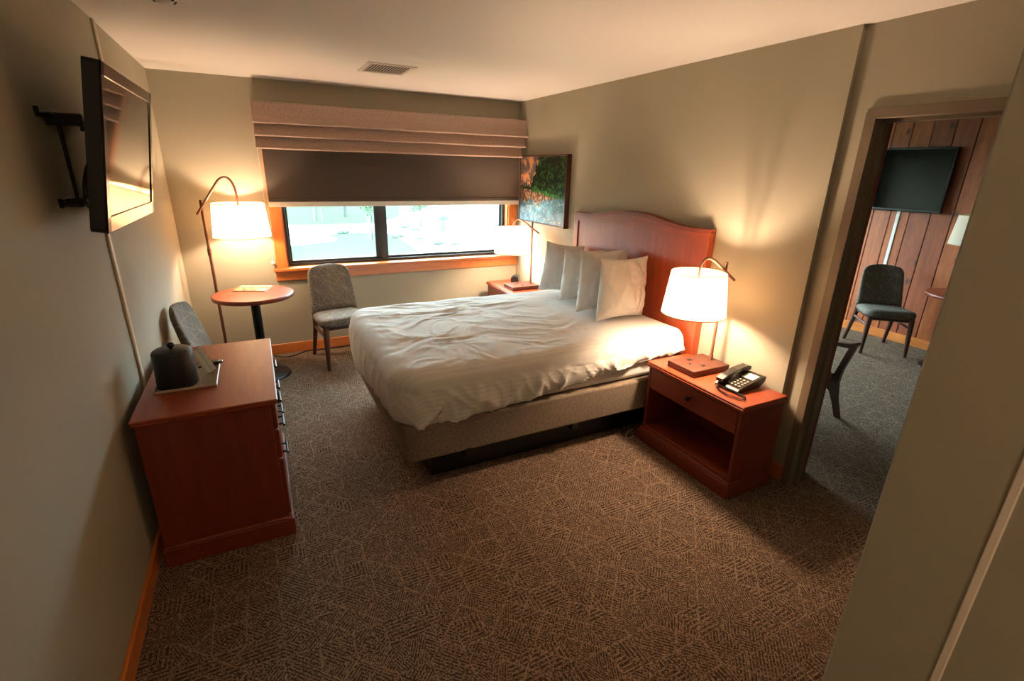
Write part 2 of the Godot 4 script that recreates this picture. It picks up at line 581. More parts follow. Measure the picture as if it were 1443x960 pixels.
# ================= the shell of the rooms =================
func build_shell():
	var st := mb()
	bx(st, Vector3(-0.15, -0.2, -0.2), Vector3(XP + 0.2, 0, ZE + 0.15))
	one(st, "floor", M.carpet, "dark brown carpet with light geometric lines over the whole floor", "carpet", "", "structure")
	st = mb()
	bx(st, Vector3(-0.15, H, -0.2), Vector3(XP + 0.2, H + 0.2, ZE + 0.15))
	one(st, "ceiling", M.ceiling, "plain off-white painted ceiling above the bed", "ceiling", "", "structure")
	st = mb()
	bx(st, Vector3(-0.15, 0, -0.2), Vector3(0, H, ZE + 0.15))
	one(st, "wall_left", M.wall, "taupe painted wall that carries the television", "wall", "", "structure")
	# window wall, both rooms: openings (x0, x1)
	st = mb()
	var y0 := 0.825
	var y1 := 2.02
	var xs := [0.0, 0.82, 3.14, 3.8, 6.7, XP]
	for i in 5:
		if i == 1 or i == 3:
			bx(st, Vector3(xs[i], 0, -0.2), Vector3(xs[i + 1], y0 if i == 1 else 0.5, 0))
			bx(st, Vector3(xs[i], y1 if i == 1 else 2.2, -0.2), Vector3(xs[i + 1], H, 0))
		else:
			bx(st, Vector3(xs[i], 0, -0.2), Vector3(xs[i + 1], H, 0))
	one(st, "wall_back", M.wall, "taupe painted wall around the wide window", "wall", "", "structure")
	# right wall with its step and the doorway
	st = mb()
	bx(st, Vector3(W, 0, 0), Vector3(XB, H, ZSTEP))
	bx(st, Vector3(W + STEP, 0, ZSTEP), Vector3(XB, H, 3.533))
	bx(st, Vector3(W + STEP, 2.06, 3.533), Vector3(XB, H, 4.557))
	bx(st, Vector3(W + STEP, 0, 4.557), Vector3(XB, H, ZE))
	one(st, "wall_right", M.wall, "taupe painted wall behind the headboard, stepped back beside the doorway", "wall", "", "structure")
	st = mb()
	bx(st, Vector3(0, 0, ZE), Vector3(XP, H, ZE + 0.15))
	one(st, "wall_front", M.wall, "taupe painted end wall of the entry opposite the window", "wall", "", "structure")
	# partition end at the right edge of the view
	st = mb()
	bx(st, Vector3(1.45, 0, 4.749), Vector3(W + STEP, H, ZE), 0.004)
	one(st, "wall_partition", M.wall, "taupe wall of the entry passage ending in a corner beside the doorway", "wall", "", "structure")
	st = mb()
	bx(st, Vector3(1.4465, 0.0, 4.882), Vector3(1.4505, 2.1, 4.8925), 0.0015)
	one(st, "trim_2", M.guard, "narrow light beige strip running up the entry passage wall", "trim", "", "structure")
	# next room
	st = mb()
	bx(st, Vector3(XP, 0, -0.2), Vector3(XP + 0.2, H, ZE + 0.15))
	one(st, "wall_next_room", M.plank2, "end wall of the next room behind the pine planks", "wall", "", "structure")
	# baseboards
	var bb := 0.1
	st = mb()
	bx(st, Vector3(0, 0, 0.015), Vector3(0.015, bb, ZE), 0.004, 2)
	one(st, "baseboard_left", M.pine, "orange pine baseboard along the television wall", "baseboard", "", "structure")
	st = mb()
	bx(st, Vector3(0.0, 0, 0), Vector3(W, bb, 0.015), 0.004, 0)
	one(st, "baseboard_back", M.pine, "orange pine baseboard under the window", "baseboard", "", "structure")
	st = mb()
	bx(st, Vector3(W - 0.015, 0, 0.015), Vector3(W, bb, ZSTEP), 0.004, 2)
	bx(st, Vector3(W + STEP - 0.015, 0, ZSTEP), Vector3(W + STEP, bb, 3.545), 0.004, 2)
	one(st, "baseboard_right", M.pine, "orange pine baseboard along the headboard wall", "baseboard", "", "structure")

func build_window():
	# pine casing: jambs, stool and apron
	var t := base("trim_1", Vector3.ZERO, 0, "orange knotty pine casing and sill around the bedroom window", "trim", "", "structure")
	var st := mb()
	bx(st, Vector3(0.73, 0.842, 0), Vector3(0.822, 2.10, 0.022), 0.003, 1, Vector2(0.3, 0.2))
	part(st, "casing", M.pine, t)
	st = mb()
	bx(st, Vector3(3.138, 0.842, 0), Vector3(3.23, 2.10, 0.022), 0.003, 1, Vector2(0.9, 0.5))
	part(st, "casing", M.pine, t)
	st = mb()
	bx(st, Vector3(0.73, 2.02, 0), Vector3(3.23, 2.11, 0.022), 0.003, 0)
	part(st, "casing", M.pine, t)
	st = mb()
	bx(st, Vector3(0.700, 0.815, -0.08), Vector3(3.25, 0.842, 0.055), 0.004, 0, Vector2(0.1, 0.3))
	part(st, "sill", M.pine, t)
	st = mb()
	bx(st, Vector3(0.712, 0.725, 0), Vector3(3.25, 0.815, 0.02), 0.003, 0, Vector2(0.5, 0.62))
	part(st, "apron", M.pine, t)
	for x in [[0.820, 0.834], [3.126, 3.140]]:
		st = mb()
		bx(st, Vector3(x[0], 0.842, -0.085), Vector3(x[1], 2.02, 0.0), 0.0, 1)
		part(st, "jamb_lining", M.pine, t)
	# dark aluminium window: two sashes
	var w := base("window_1", Vector3.ZERO, 0, "dark bronze framed sliding window below the half-drawn shade", "window", "", "structure")
	for f in [[0.834, 0.862, 0.842, 2.02], [3.098, 3.126, 0.842, 2.02], [0.862, 3.098, 0.842, 0.868], [0.862, 3.098, 1.99, 2.02]]:
		st = mb()
		bx(st, Vector3(f[0], f[2], -0.17), Vector3(f[1], f[3], -0.07), 0.003)
		part(st, "frame_member", M.bronze_frame, w)
	for s in [[0.862, 1.735, -0.10, 0.016], [1.72, 3.098, -0.13, 0.014]]:
		var z: float = s[2]
		var sash := Node3D.new()
		sash.name = "sash"
		w.add_child(sash, true)
		var b: float = s[3]
		for f in [[s[0], s[0] + b + 0.03 * float(s[0] > 1.0) , 0.868, 1.99], [s[1] - b - 0.045 * float(s[0] < 1.0), s[1], 0.868, 1.99], [s[0], s[1], 0.868, 0.868 + b + 0.008], [s[0], s[1], 1.96, 1.99]]:
			st = mb()
			bx(st, Vector3(f[0], f[2], z - 0.015), Vector3(f[1], f[3], z + 0.015), 0.003)
			part(st, "sash_rail", M.bronze_frame, sash)
		st = mb()
		bx(st, Vector3(s[0] + b, 0.868 + b, z - 0.002), Vector3(s[1] - b, 1.96, z + 0.002))
		part(st, "pane", M.glass, sash)
	st = mb()
	bx(st, Vector3(1.69, 0.868, -0.16), Vector3(1.80, 1.99, -0.085), 0.004)
	part(st, "mullion", M.bronze_frame, w)
	# roller shade
	var r := base("roller_shade", Vector3(0, 0, 0), 0, "dark grey-brown roller shade drawn halfway down the window", "shade")
	st = mb()
	bx(st, Vector3(0.735, 1.447, 0.050), Vector3(3.238, 2.14, 0.0525))
	part(st, "shade_fabric", M.shade, r)
	st = mb()
	bx(st, Vector3(0.735, 1.447, 0.046), Vector3(3.238, 1.478, 0.0565), 0.003)
	part(st, "hem", M.shade, r)
	st = mb()
	bx(st, Vector3(0.732, 1.402, 0.046), Vector3(3.240, 1.447, 0.058), 0.004)
	part(st, "bottom_rail", M.white_plastic, r)
	st = mb()
	tube(st, [Vector3(0.735, 2.165, 0.05), Vector3(3.238, 2.165, 0.05)], 0.024, 12)
	part(st, "roller", M.white_plastic, r)
	# bead pull that hangs beside the window
	var p := base("shade_pull", Vector3(0.70, 0.90, 0.03), 0, "small white pull on a thin cord beside the window casing", "pull")
	st = mb()
	lathe(st, [Vector2(0.0, -0.02), Vector2(0.013, -0.016), Vector2(0.017, 0.0), Vector2(0.012, 0.014), Vector2(0.0, 0.018)], Vector3.ZERO, 14)
	part(st, "knob", M.white_plastic, p)
	st = mb()
	tube(st, [Vector3(0, 0.015, 0), Vector3(0, 0.99, 0)], 0.0016, 6)
	part(st, "cord", M.white_plastic, p)
	# roman valance in three folds
	var v := base("valance", Vector3.ZERO, 0, "mauve-brown fabric valance in three horizontal folds above the window", "valance")
	var nz := noise(77, 1.0, 2)
	var rows := [[2.25, 2.085, 0.172], [2.10, 1.985, 0.168], [2.0, 1.885, 0.164]]
	for k in 3:
		var top: float = rows[k][0]
		var bot: float = rows[k][1]
		var zz: float = rows[k][2]
		st = mb()
		var pts := []
		var uvs := []
		var nx := 120
		for i in nx + 1:
			var x := lerpf(0.69, [W - 0.004, W - 0.02, W - 0.062][k], float(i) / nx)
			var row := []
			var ur := []
			var sag := nz.get_noise_2d(x * 1.7, k * 9.0) * 0.007
			var prof := [Vector2(zz - 0.012, top), Vector2(zz, lerpf(top, bot, 0.15)), Vector2(zz + 0.006, lerpf(top, bot, 0.5)), Vector2(zz + 0.018, lerpf(top, bot, 0.78)), Vector2(zz + 0.036, bot + 0.020), Vector2(zz + 0.042, bot + 0.010), Vector2(zz + 0.040, bot + 0.003), Vector2(zz + 0.030, bot - 0.002), Vector2(zz + 0.012, bot + 0.003), Vector2(zz - 0.006, bot + 0.018)]
			for j in prof.size():
				var q: Vector2 = prof[j]
				var low := float(j) / prof.size()
				var wv := (nz.get_noise_2d(x * 5.0, q.y * 6.0 + k * 20.0)) * 0.007 * low
				row.append(Vector3(x, q.y + sag * low, q.x + wv))
				ur.append(Vector2(x, q.y))
			pts.append(row); uvs.append(ur)
		sheet(st, pts, uvs, Vector3(2.0, (top + bot) * 0.5, -1.0))
		part(st, "fold", M.valance, v)
	for x in [0.69, W - 0.012]:
		st = mb()
		bx(st, Vector3(x, 1.90 if x < 1.0 else 2.0, 0.0), Vector3(x + 0.008, 2.25, 0.178), 0.002)
		part(st, "side_return", M.valance, v)
	st = mb()
	bx(st, Vector3(0.698, 2.232, 0.0), Vector3(W - 0.012, 2.25, 0.166), 0.002)
	part(st, "mounting_board", M.valance, v)

func build_doorway():
	var d := base("door_1", Vector3.ZERO, 0, "taupe painted steel door frame of the open doorway", "door frame", "", "structure")
	var x0 := W + STEP - 0.018
	var x1 := XB + 0.018
	for s in [[3.545, 1.0], [4.545, -1.0]]:
		var z: float = s[0]
		var k: float = s[1]
		var st := mb()
		# face, return, stop and rabbet in one profile (x, z)
		var poly := PackedVector2Array([Vector2(x0, 0), Vector2(x0, 0.045), Vector2(x0 + 0.055, 0.045), Vector2(x0 + 0.055, 0.060), Vector2(x0 + 0.10, 0.060), Vector2(x0 + 0.10, -0.012), Vector2(W + STEP, -0.012), Vector2(W + STEP, 0.0)])
		var xf := Transform3D(Basis(Vector3(1, 0, 0), Vector3(0, 0, k), Vector3(0, 1, 0)), Vector3(0, 0, z))
		prism(st, poly, 0.0, 2.03, xf)
		part(st, "jamb", M.casing, d)
		st = mb()
		prism(st, PackedVector2Array([Vector2(x0 + 0.10, 0.0), Vector2(x1, 0.0), Vector2(x1, -0.05), Vector2(XB, -0.05), Vector2(XB, -0.012), Vector2(x0 + 0.10, -0.012)]), 0.0, 2.06, xf, 1)
		part(st, "jamb_lining", M.cherry_dark, d)
	var st2 := mb()
	bx(st2, Vector3(x0, 2.027, 3.545), Vector3(x0 + 0.055, 2.072, 4.545), 0.002)
	bx(st2, Vector3(x0 + 0.055, 2.012, 3.59), Vector3(x0 + 0.10, 2.06, 4.50))
	bx(st2, Vector3(x0 + 0.10, 2.055, 3.545), Vector3(x1, 2.10, 4.545))
	part(st2, "head", M.casing, d)

func build_ceiling_fittings():
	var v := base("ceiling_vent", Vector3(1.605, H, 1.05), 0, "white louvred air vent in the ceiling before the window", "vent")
	var st := mb()
	var hx := 0.175
	var hz := 0.195
	var b := 0.035
	for f in [[-hx, hx, -hz, -hz + b], [-hx, hx, hz - b, hz], [-hx, -hx + b, -hz + b, hz - b], [hx - b, hx, -hz + b, hz - b]]:
		bx(st, Vector3(f[0], -0.008, f[2]), Vector3(f[1], 0.0, f[3]), 0.003)
	part(st, "frame", M.white_plastic, v)
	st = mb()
	bx(st, Vector3(-hx + b, -0.001, -hz + b), Vector3(hx - b, 0.0, hz - b))  # thin black sheet, stands for the shade inside the duct
	part(st, "duct_dark_sheet", M.black, v)
	var n := 14
	for i in n:
		var x := lerpf(-hx + b + 0.008, hx - b - 0.008, float(i) / (n - 1))
		st = mb()
		bx(st, Vector3(-0.0048, -0.0008, -hz + b), Vector3(0.0048, 0.0008, hz - b), 0, 2, Vector2.ZERO, Transform3D(Basis(Vector3(0, 0, 1), 0.25), Vector3(x, -0.007, 0)))
		part(st, "slat", M.white_plastic, v)
	var s := base("smoke_detector", Vector3(0.387, H, 2.225), 0, "round white smoke detector on the ceiling", "smoke detector")
	st = mb()
	lathe(st, [Vector2(0.0, -0.045), Vector2(0.026, -0.044), Vector2(0.034, -0.036), Vector2(0.05, -0.030), Vector2(0.056, -0.014), Vector2(0.058, 0.0)], Vector3.ZERO, 28)
	part(st, "housing", M.white_plastic, s)
	st = mb()
	for k in 10:
		var a := TAU * k / 10.0
		bx(st, Vector3(0.036, -0.0365, -0.004), Vector3(0.047, -0.0315, 0.004), 0, 0, Vector2.ZERO, Transform3D(Basis(Vector3.UP, a), Vector3.ZERO))
	part(st, "grille", M.black, s)

	# added unseen ceiling light behind the camera, brightens the entry passage walls
	var e := base("added_ceiling_light", Vector3(0.72, H, 6.0), 0, "unseen round ceiling light added to brighten the entry passage", "lamp")
	st = mb()
	lathe(st, [Vector2(0.15, -0.025), Vector2(0.155, -0.012), Vector2(0.15, 0.0)], Vector3.ZERO, 32)
	part(st, "ring", M.bronze, e)
	st = mb()
	lathe(st, [Vector2(0.0, -0.085), Vector2(0.06, -0.08), Vector2(0.115, -0.06), Vector2(0.142, -0.025)], Vector3.ZERO, 32)
	part(st, "added_lamp_globe", M.globe, e)
	var l := OmniLight3D.new()
	l.name = "lamp_light"
	l.light_color = Color(1.0, 0.85, 0.71)
	l.light_energy = 0.33
	l.light_size = 0.10
	l.omni_range = 14.0
	l.omni_attenuation = 2.0
	l.shadow_enabled = true
	e.add_child(l)
	l.position = Vector3(0, -0.2, 0)

# ================= bed =================
const BX0 := 1.185
const BX1 := 3.165
const BZ0 := 1.245
const BZ1 := 2.735

func build_bed():
	var b := base("bed", Vector3(2.17, 0, 1.99), 0, "queen bed with beige box spring on a black plinth base", "bed")
	var o := Vector3(2.17, 0, 1.99)
	var st := mb()
	bx(st, Vector3(1.363, 0, 1.38) - o, Vector3(3.10, 0.205, 2.60) - o, 0.004)
	part(st, "plinth_base", M.black, b)
	st = mb()
	rounded_slab(st, BX0 - o.x, BX1 - o.x, BZ0 - o.z, BZ1 - o.z, 0.205, 0.43, 0.06, 0.018)
	var bs := part(st, "box_spring", M.box_fabric, b)
	bs.set_meta("label", "beige fabric box spring")
	st = mb()
	rounded_slab(st, BX0 + 0.02 - o.x, BX1 - o.x, BZ0 + 0.02 - o.z, BZ1 - 0.025 - o.z, 0.432, 0.68, 0.08, 0.05)
	part(st, "mattress", M.pillow, b)
	for x in [1.548, 2.289]:
		st = mb()
		bx(st, Vector3(x - 0.022, 0.175, 2.60) - o, Vector3(x + 0.022, 0.182, 2.742) - o, 0.001)
		bx(st, Vector3(x - 0.022, 0.175, 2.736) - o, Vector3(x + 0.022, 0.222, 2.742) - o, 0.001)
		part(st, "retainer_clip", M.black, b)
	# headboard with a camel back
	var h := base("headboard", Vector3(3.22, 0, 2.016), 0, "cherry wood headboard with arched top behind the pillows", "headboard")
	var curve := [[1.402, 1.238], [1.400, 1.35], [1.405, 1.491], [1.418, 1.60], [1.435, 1.697], [1.449, 1.81], [1.457, 1.923], [1.462, 2.02], [1.460, 2.13], [1.449, 2.25], [1.432, 2.36], [1.419, 2.45], [1.408, 2.56], [1.406, 2.66], [1.410, 2.79]]
	var poly := PackedVector2Array()
	poly.append(Vector2(1.238 - 2.016, 0.12))
	for p in curve: poly.append(Vector2(p[1] - 2.016, p[0]))
	poly.append(Vector2(2.79 - 2.016, 0.12))
	# local x of the outline runs along z
	var xf := Transform3D(Basis(Vector3(0, 0, 1), Vector3(0, 1, 0), Vector3(-1, 0, 0)), Vector3.ZERO)
	st = mb()
	prism(st, poly, -0.038, 0.012, xf, 1)
	part(st, "panel", M.cherry, h)
	# raised frame: top cap following the curve and two stiles
	st = mb()
	for i in curve.size() - 1:
		var a := Vector3(0, curve[i][0], curve[i][1] - 2.016)
		var c := Vector3(0, curve[i + 1][0], curve[i + 1][1] - 2.016)
		for lay in [[-0.045, 0.041, -0.006, 0.024]]:
			var p2 := PackedVector2Array([Vector2(a.z, a.y + lay[2]), Vector2(c.z, c.y + lay[2]), Vector2(c.z, c.y + 0.020), Vector2(a.z, a.y + 0.020)])
			prism(st, p2, -0.041, 0.030, xf)
	part(st, "cap_moulding", M.cherry_dark, h)
	st = mb()
	for i in curve.size() - 1:
		var a := Vector2(curve[i][1] - 2.016, curve[i][0])
		var c := Vector2(curve[i + 1][1] - 2.016, curve[i + 1][0])
		prism(st, PackedVector2Array([a + Vector2(0, -0.052), c + Vector2(0, -0.052), c + Vector2(0, -0.005), a + Vector2(0, -0.005)]), 0.011, 0.024, xf)
	part(st, "top_rail", M.cherry, h)
	for z in [[1.238, 1.30], [2.725, 2.79]]:
		st = mb()
		bx(st, Vector3(-0.024, 0.12, z[0] - 2.016), Vector3(-0.011, 1.36, z[1] - 2.016), 0.004, 1)
		part(st, "stile", M.cherry, h)
	for z in [1.30, 2.70]:
		st = mb()
		bx(st, Vector3(-0.01, 0, z - 2.016 - 0.03), Vector3(0.03, 0.13, z - 2.016 + 0.03), 0.003, 1)
		part(st, "leg", M.cherry_dark, h)
	build_duvet()
	var info := [
		["crumpled white pillow standing on edge, lit warm by the near lamp", 2.32, 2.705, 0.0, 0.43, 0.455, 5],
		["white pillow standing on edge behind the warm-lit one", 2.07, 2.70, 0.02, 0.45, 0.475, 6],
		["white pillow standing on edge, third from the near lamp", 1.76, 2.745, 0.07, 0.40, 0.43, 7],
		["white pillow standing on edge at the window side of the bed", 1.44, 2.735, 0.16, 0.40, 0.43, 8]]
	for q in info:
		var pw: float = q[4]
		var ph: float = q[5]
		st = mb()
		pillow_shape(st, pw, ph, 0.185, q[6])
		var pn := one(st, "pillow", M.pillow, q[0], "pillow", "pillows on the bed")
		pn.transform = Transform3D(Basis(Vector3(0, 0, 1), -q[3]), Vector3(q[2] + pw * 0.5 + q[3] * ph * 0.35, 0.742 + ph * 0.5, q[1]))

func rounded_slab(st: SurfaceTool, x0: float, x1: float, z0: float, z1: float, y0: float, y1: float, rc: float, re: float):
	# plan with rounded corners, edges rounded by re
	var ring := []
	for c in [[x1 - rc, z1 - rc, 0.0], [x0 + rc, z1 - rc, 90.0], [x0 + rc, z0 + rc, 180.0], [x1 - rc, z0 + rc, 270.0]]:
		for k in 7:
			var a := deg_to_rad(c[2] + 15.0 * k)
			ring.append([Vector2(c[0], c[1]), Vector2(cos(a), sin(a))])
	ring.append(ring[0])
	var prof := []
	for k in 5:
		var a := deg_to_rad(-90.0 + 22.5 * k)
		prof.append([re * (cos(a) - 1.0), y0 + re + re * sin(a)])
	for k in 5:
		var a := deg_to_rad(22.5 * k)
		prof.append([re * (cos(a) - 1.0), y1 - re + re * sin(a)])
	var pts := []
	var uvs := []
	for r in ring:
		var row := []
		var ur := []
		for p in prof:
			var q: Vector2 = r[0] + r[1] * (rc + p[0])
			row.append(Vector3(q.x, p[1], q.y))
			ur.append(Vector2(q.x + q.y, p[1]))
		pts.append(row); uvs.append(ur)
	sheet(st, pts, uvs, Vector3((x0 + x1) / 2, (y0 + y1) / 2, (z0 + z1) / 2))
	for e in [[y0, -1.0, 0], [y1, 1.0, prof.size() - 1]]:
		var c := Vector3((x0 + x1) / 2, e[0], (z0 + z1) / 2)
		for i in ring.size() - 1:
			tri(st, c, pts[i][e[2]], pts[i + 1][e[2]], Vector3(0, e[1], 0), Vector2(c.x, c.z), Vector2(pts[i][e[2]].x, pts[i][e[2]].z), Vector2(pts[i + 1][e[2]].x, pts[i + 1][e[2]].z))

func pillow_shape(st: SurfaceTool, w: float, h: float, t: float, sd: int):
	var nz := noise(sd, 1.0, 3)
	var n := 44
	for side in [1.0, -1.0]:
		var pts := []
		var uvs := []
		for i in n + 1:
			var row := []
			var ur := []
			for j in n + 1:
				var u := sin((float(i) / n * 2.0 - 1.0) * PI / 2.0)
				var v := sin((float(j) / n * 2.0 - 1.0) * PI / 2.0)
				# edges bow in between the corners
				var x := u * w * 0.5 * (1.0 - 0.10 * (1.0 - v * v) * absf(u))
				var y := v * h * 0.5 * (1.0 - 0.09 * (1.0 - u * u) * absf(v))
				var th := pow(max(0.0, 1.0 - pow(absf(u), 2.6)), 0.55) * pow(max(0.0, 1.0 - pow(absf(v), 2.6)), 0.55)
				var belly := 1.0 - 0.18 * v
				var wr := nz.get_noise_2d(x * 11.0 + 30.0 * side, y * 8.0) * 0.019 + nz.get_noise_2d(x * 26.0, y * 22.0 + 50.0 * side) * 0.005
				var e: float = min(1.0 - absf(u), 1.0 - absf(v))
				row.append(Vector3(x + wr * 0.3 * (1.0 - e), y, side * (th * t * 0.5 * belly + wr * clampf(th * 1.5, 0.0, 1.0))))
				ur.append(Vector2(x, y))
			pts.append(row); uvs.append(ur)
		sheet(st, pts, uvs, Vector3(0, 0, -side * 0.4))
	# the seam that joins both faces, with a narrow flange
func hem_y(x: float) -> float:
	var k := [[1.2, 0.400], [1.72, 0.428], [2.21, 0.475], [2.60, 0.535], [2.81, 0.565], [3.2, 0.57]]
	if x <= k[0][0]: return k[0][1]
	for i in k.size() - 1:
		if x < k[i + 1][0]: return lerpf(k[i][1], k[i + 1][1], (x - k[i][0]) / (k[i + 1][0] - k[i][0]))
	return 0.57

func build_duvet():
	var n1 := noise(101, 1.0, 3)
	var n2 := noise(102, 1.0, 2)
	var n3 := noise(103, 1.0, 2)
	var nf := noise(104, 1.0, 1)
	var R := 0.10
	var rc := 0.17
	var xf := BX0 - 0.045
	var xh := 3.163
	var za := BZ0 - 0.03
	var zb := BZ1 + 0.018
	# walk round the edge of the bed: near side, foot, far side
	var path := []
	var m := 110
	for i in m: path.append([Vector2(lerpf(xh, xf + rc, float(i) / m), zb), Vector2(0, 1)])
	for i in 22:
		var a := PI / 2 * (1.0 + float(i) / 21)
		path.append([Vector2(xf + rc, zb - rc) + Vector2(cos(a), sin(a)) * rc, Vector2(cos(a), sin(a))])
	for i in range(1, 70): path.append([Vector2(xf, lerpf(zb - rc, za + rc, float(i) / 70)), Vector2(-1, 0)])
	for i in 22:
		var a := PI + PI / 2 * float(i) / 21
		path.append([Vector2(xf + rc, za + rc) + Vector2(cos(a), sin(a)) * rc, Vector2(cos(a), sin(a))])
	for i in range(1, 71): path.append([Vector2(lerpf(xf + rc, xh, float(i) / 70), za), Vector2(0, -1)])
	var ytop := 0.735
	var pts := []
	var uvs := []
	var len := 0.0
	var zc := (za + zb) / 2
	for i in path.size():
		if i > 0: len += (path[i][0] - path[i - 1][0]).length()
		var P: Vector2 = path[i][0]
		var N: Vector2 = path[i][1]
		var headness := smoothstep(2.5, 3.0, P.x)
		var hy := hem_y(P.x) + n3.get_noise_1d(len * 1.1) * 0.010
		var ft := smoothstep(0.0, 1.0, -N.x)
		var foot_hem := lerpf(0.24, 0.405, clampf((P.y - 1.35) / 1.25, 0.0, 1.0)) + n3.get_noise_1d(len * 1.1) * 0.010
		if N.y < -0.5: hy = 0.28
		hy = lerpf(hy, foot_hem, ft)
		var row := []
		var ur := []
		var drop := ytop - R - hy
		# hanging part
		var nd := 22
		for j in nd:
			var t := float(j) / nd
			var y := lerpf(hy, ytop - R, t)
			var near_hem := 1.0 - t
			var cornerness := exp(-pow((len - 2.02) / 0.30, 2.0))
			var slant := t * (0.35 + 0.25 * n3.get_noise_1d(len * 0.8))
			var f := nf.get_noise_2d(len * 3.4 + slant, t * 0.35)
			var f2 := nf.get_noise_2d(len * 7.5 - slant * 2.0 + 30.0, t * 0.6)
			var fold := pow(1.0 - absf(f), 4.0) * 0.026 + pow(1.0 - absf(f2), 5.0) * 0.010 - 0.008
			fold *= (0.42 + 0.7 * near_hem) * (1.0 - 0.5 * headness) * (1.0 - 0.55 * ft) * (1.0 + 0.6 * cornerness)
			var out := fold - (0.018 + 0.02 * ft) * near_hem * near_hem + 0.012 * sin(t * PI)
			if near_hem > 0.95: out -= 0.006
			var q := P + N * (out - 0.012 * headness)
			row.append(Vector3(q.x, y, q.y))
			ur.append(Vector2(P.x + N.x * (ytop - y), P.y + N.y * (ytop - y)))
		# rounded edge
		for j in 10:
			var a := PI / 2 * float(j) / 9
			var wv := n2.get_noise_2d(P.x * 6.0, P.y * 6.0) * 0.006
			var q := P + N * (R * (cos(a) - 1.0) + wv * cos(a) - 0.012 * headness * cos(a))
			row.append(Vector3(q.x, ytop - R + R * sin(a) + top_wave(n1, n2, q) * pow(float(j) / 9, 2.0), q.y))
			ur.append(Vector2(P.x + N.x * R * (cos(a) - 1.0), P.y + N.y * R * (cos(a) - 1.0)))
		# top
		var E := P - N * R
		var S := Vector2(clampf(P.x, xf + 0.75, xh), zc)
		for j in range(1, 61):
			var q := E.lerp(S, float(j) / 60)
			row.append(Vector3(q.x, ytop + top_wave(n1, n2, q), q.y))
			ur.append(q)
		pts.append(row); uvs.append(ur)
	var st := mb()
	sheet(st, pts, uvs, Vector3(2.2, 0.35, zc))
	one(st, "duvet", M.linen, "rumpled white striped duvet spread over the bed", "duvet")

func top_wave(n1: FastNoiseLite, n2: FastNoiseLite, q: Vector2) -> float:
	var amp := 1.0 - 0.8 * smoothstep(2.35, 2.75, q.x)
	var wq := q + Vector2(n2.get_noise_2d(q.x * 1.3, q.y * 1.3), n2.get_noise_2d(q.x * 1.3 + 9.0, q.y * 1.3)) * 0.22
	var a := n1.get_noise_2d(wq.x * 1.9 + wq.y * 0.7, wq.y * 3.4 - wq.x * 0.6)
	var ridge := pow(1.0 - absf(n1.get_noise_2d(wq.x * 2.6 + 40.0 + wq.y, wq.y * 4.6)), 4.0)
	var c := n2.get_noise_2d(wq.x * 8.0, wq.y * 10.0)
	return (a * 0.012 + ridge * 0.007 - 0.003 + c * 0.0018) * amp

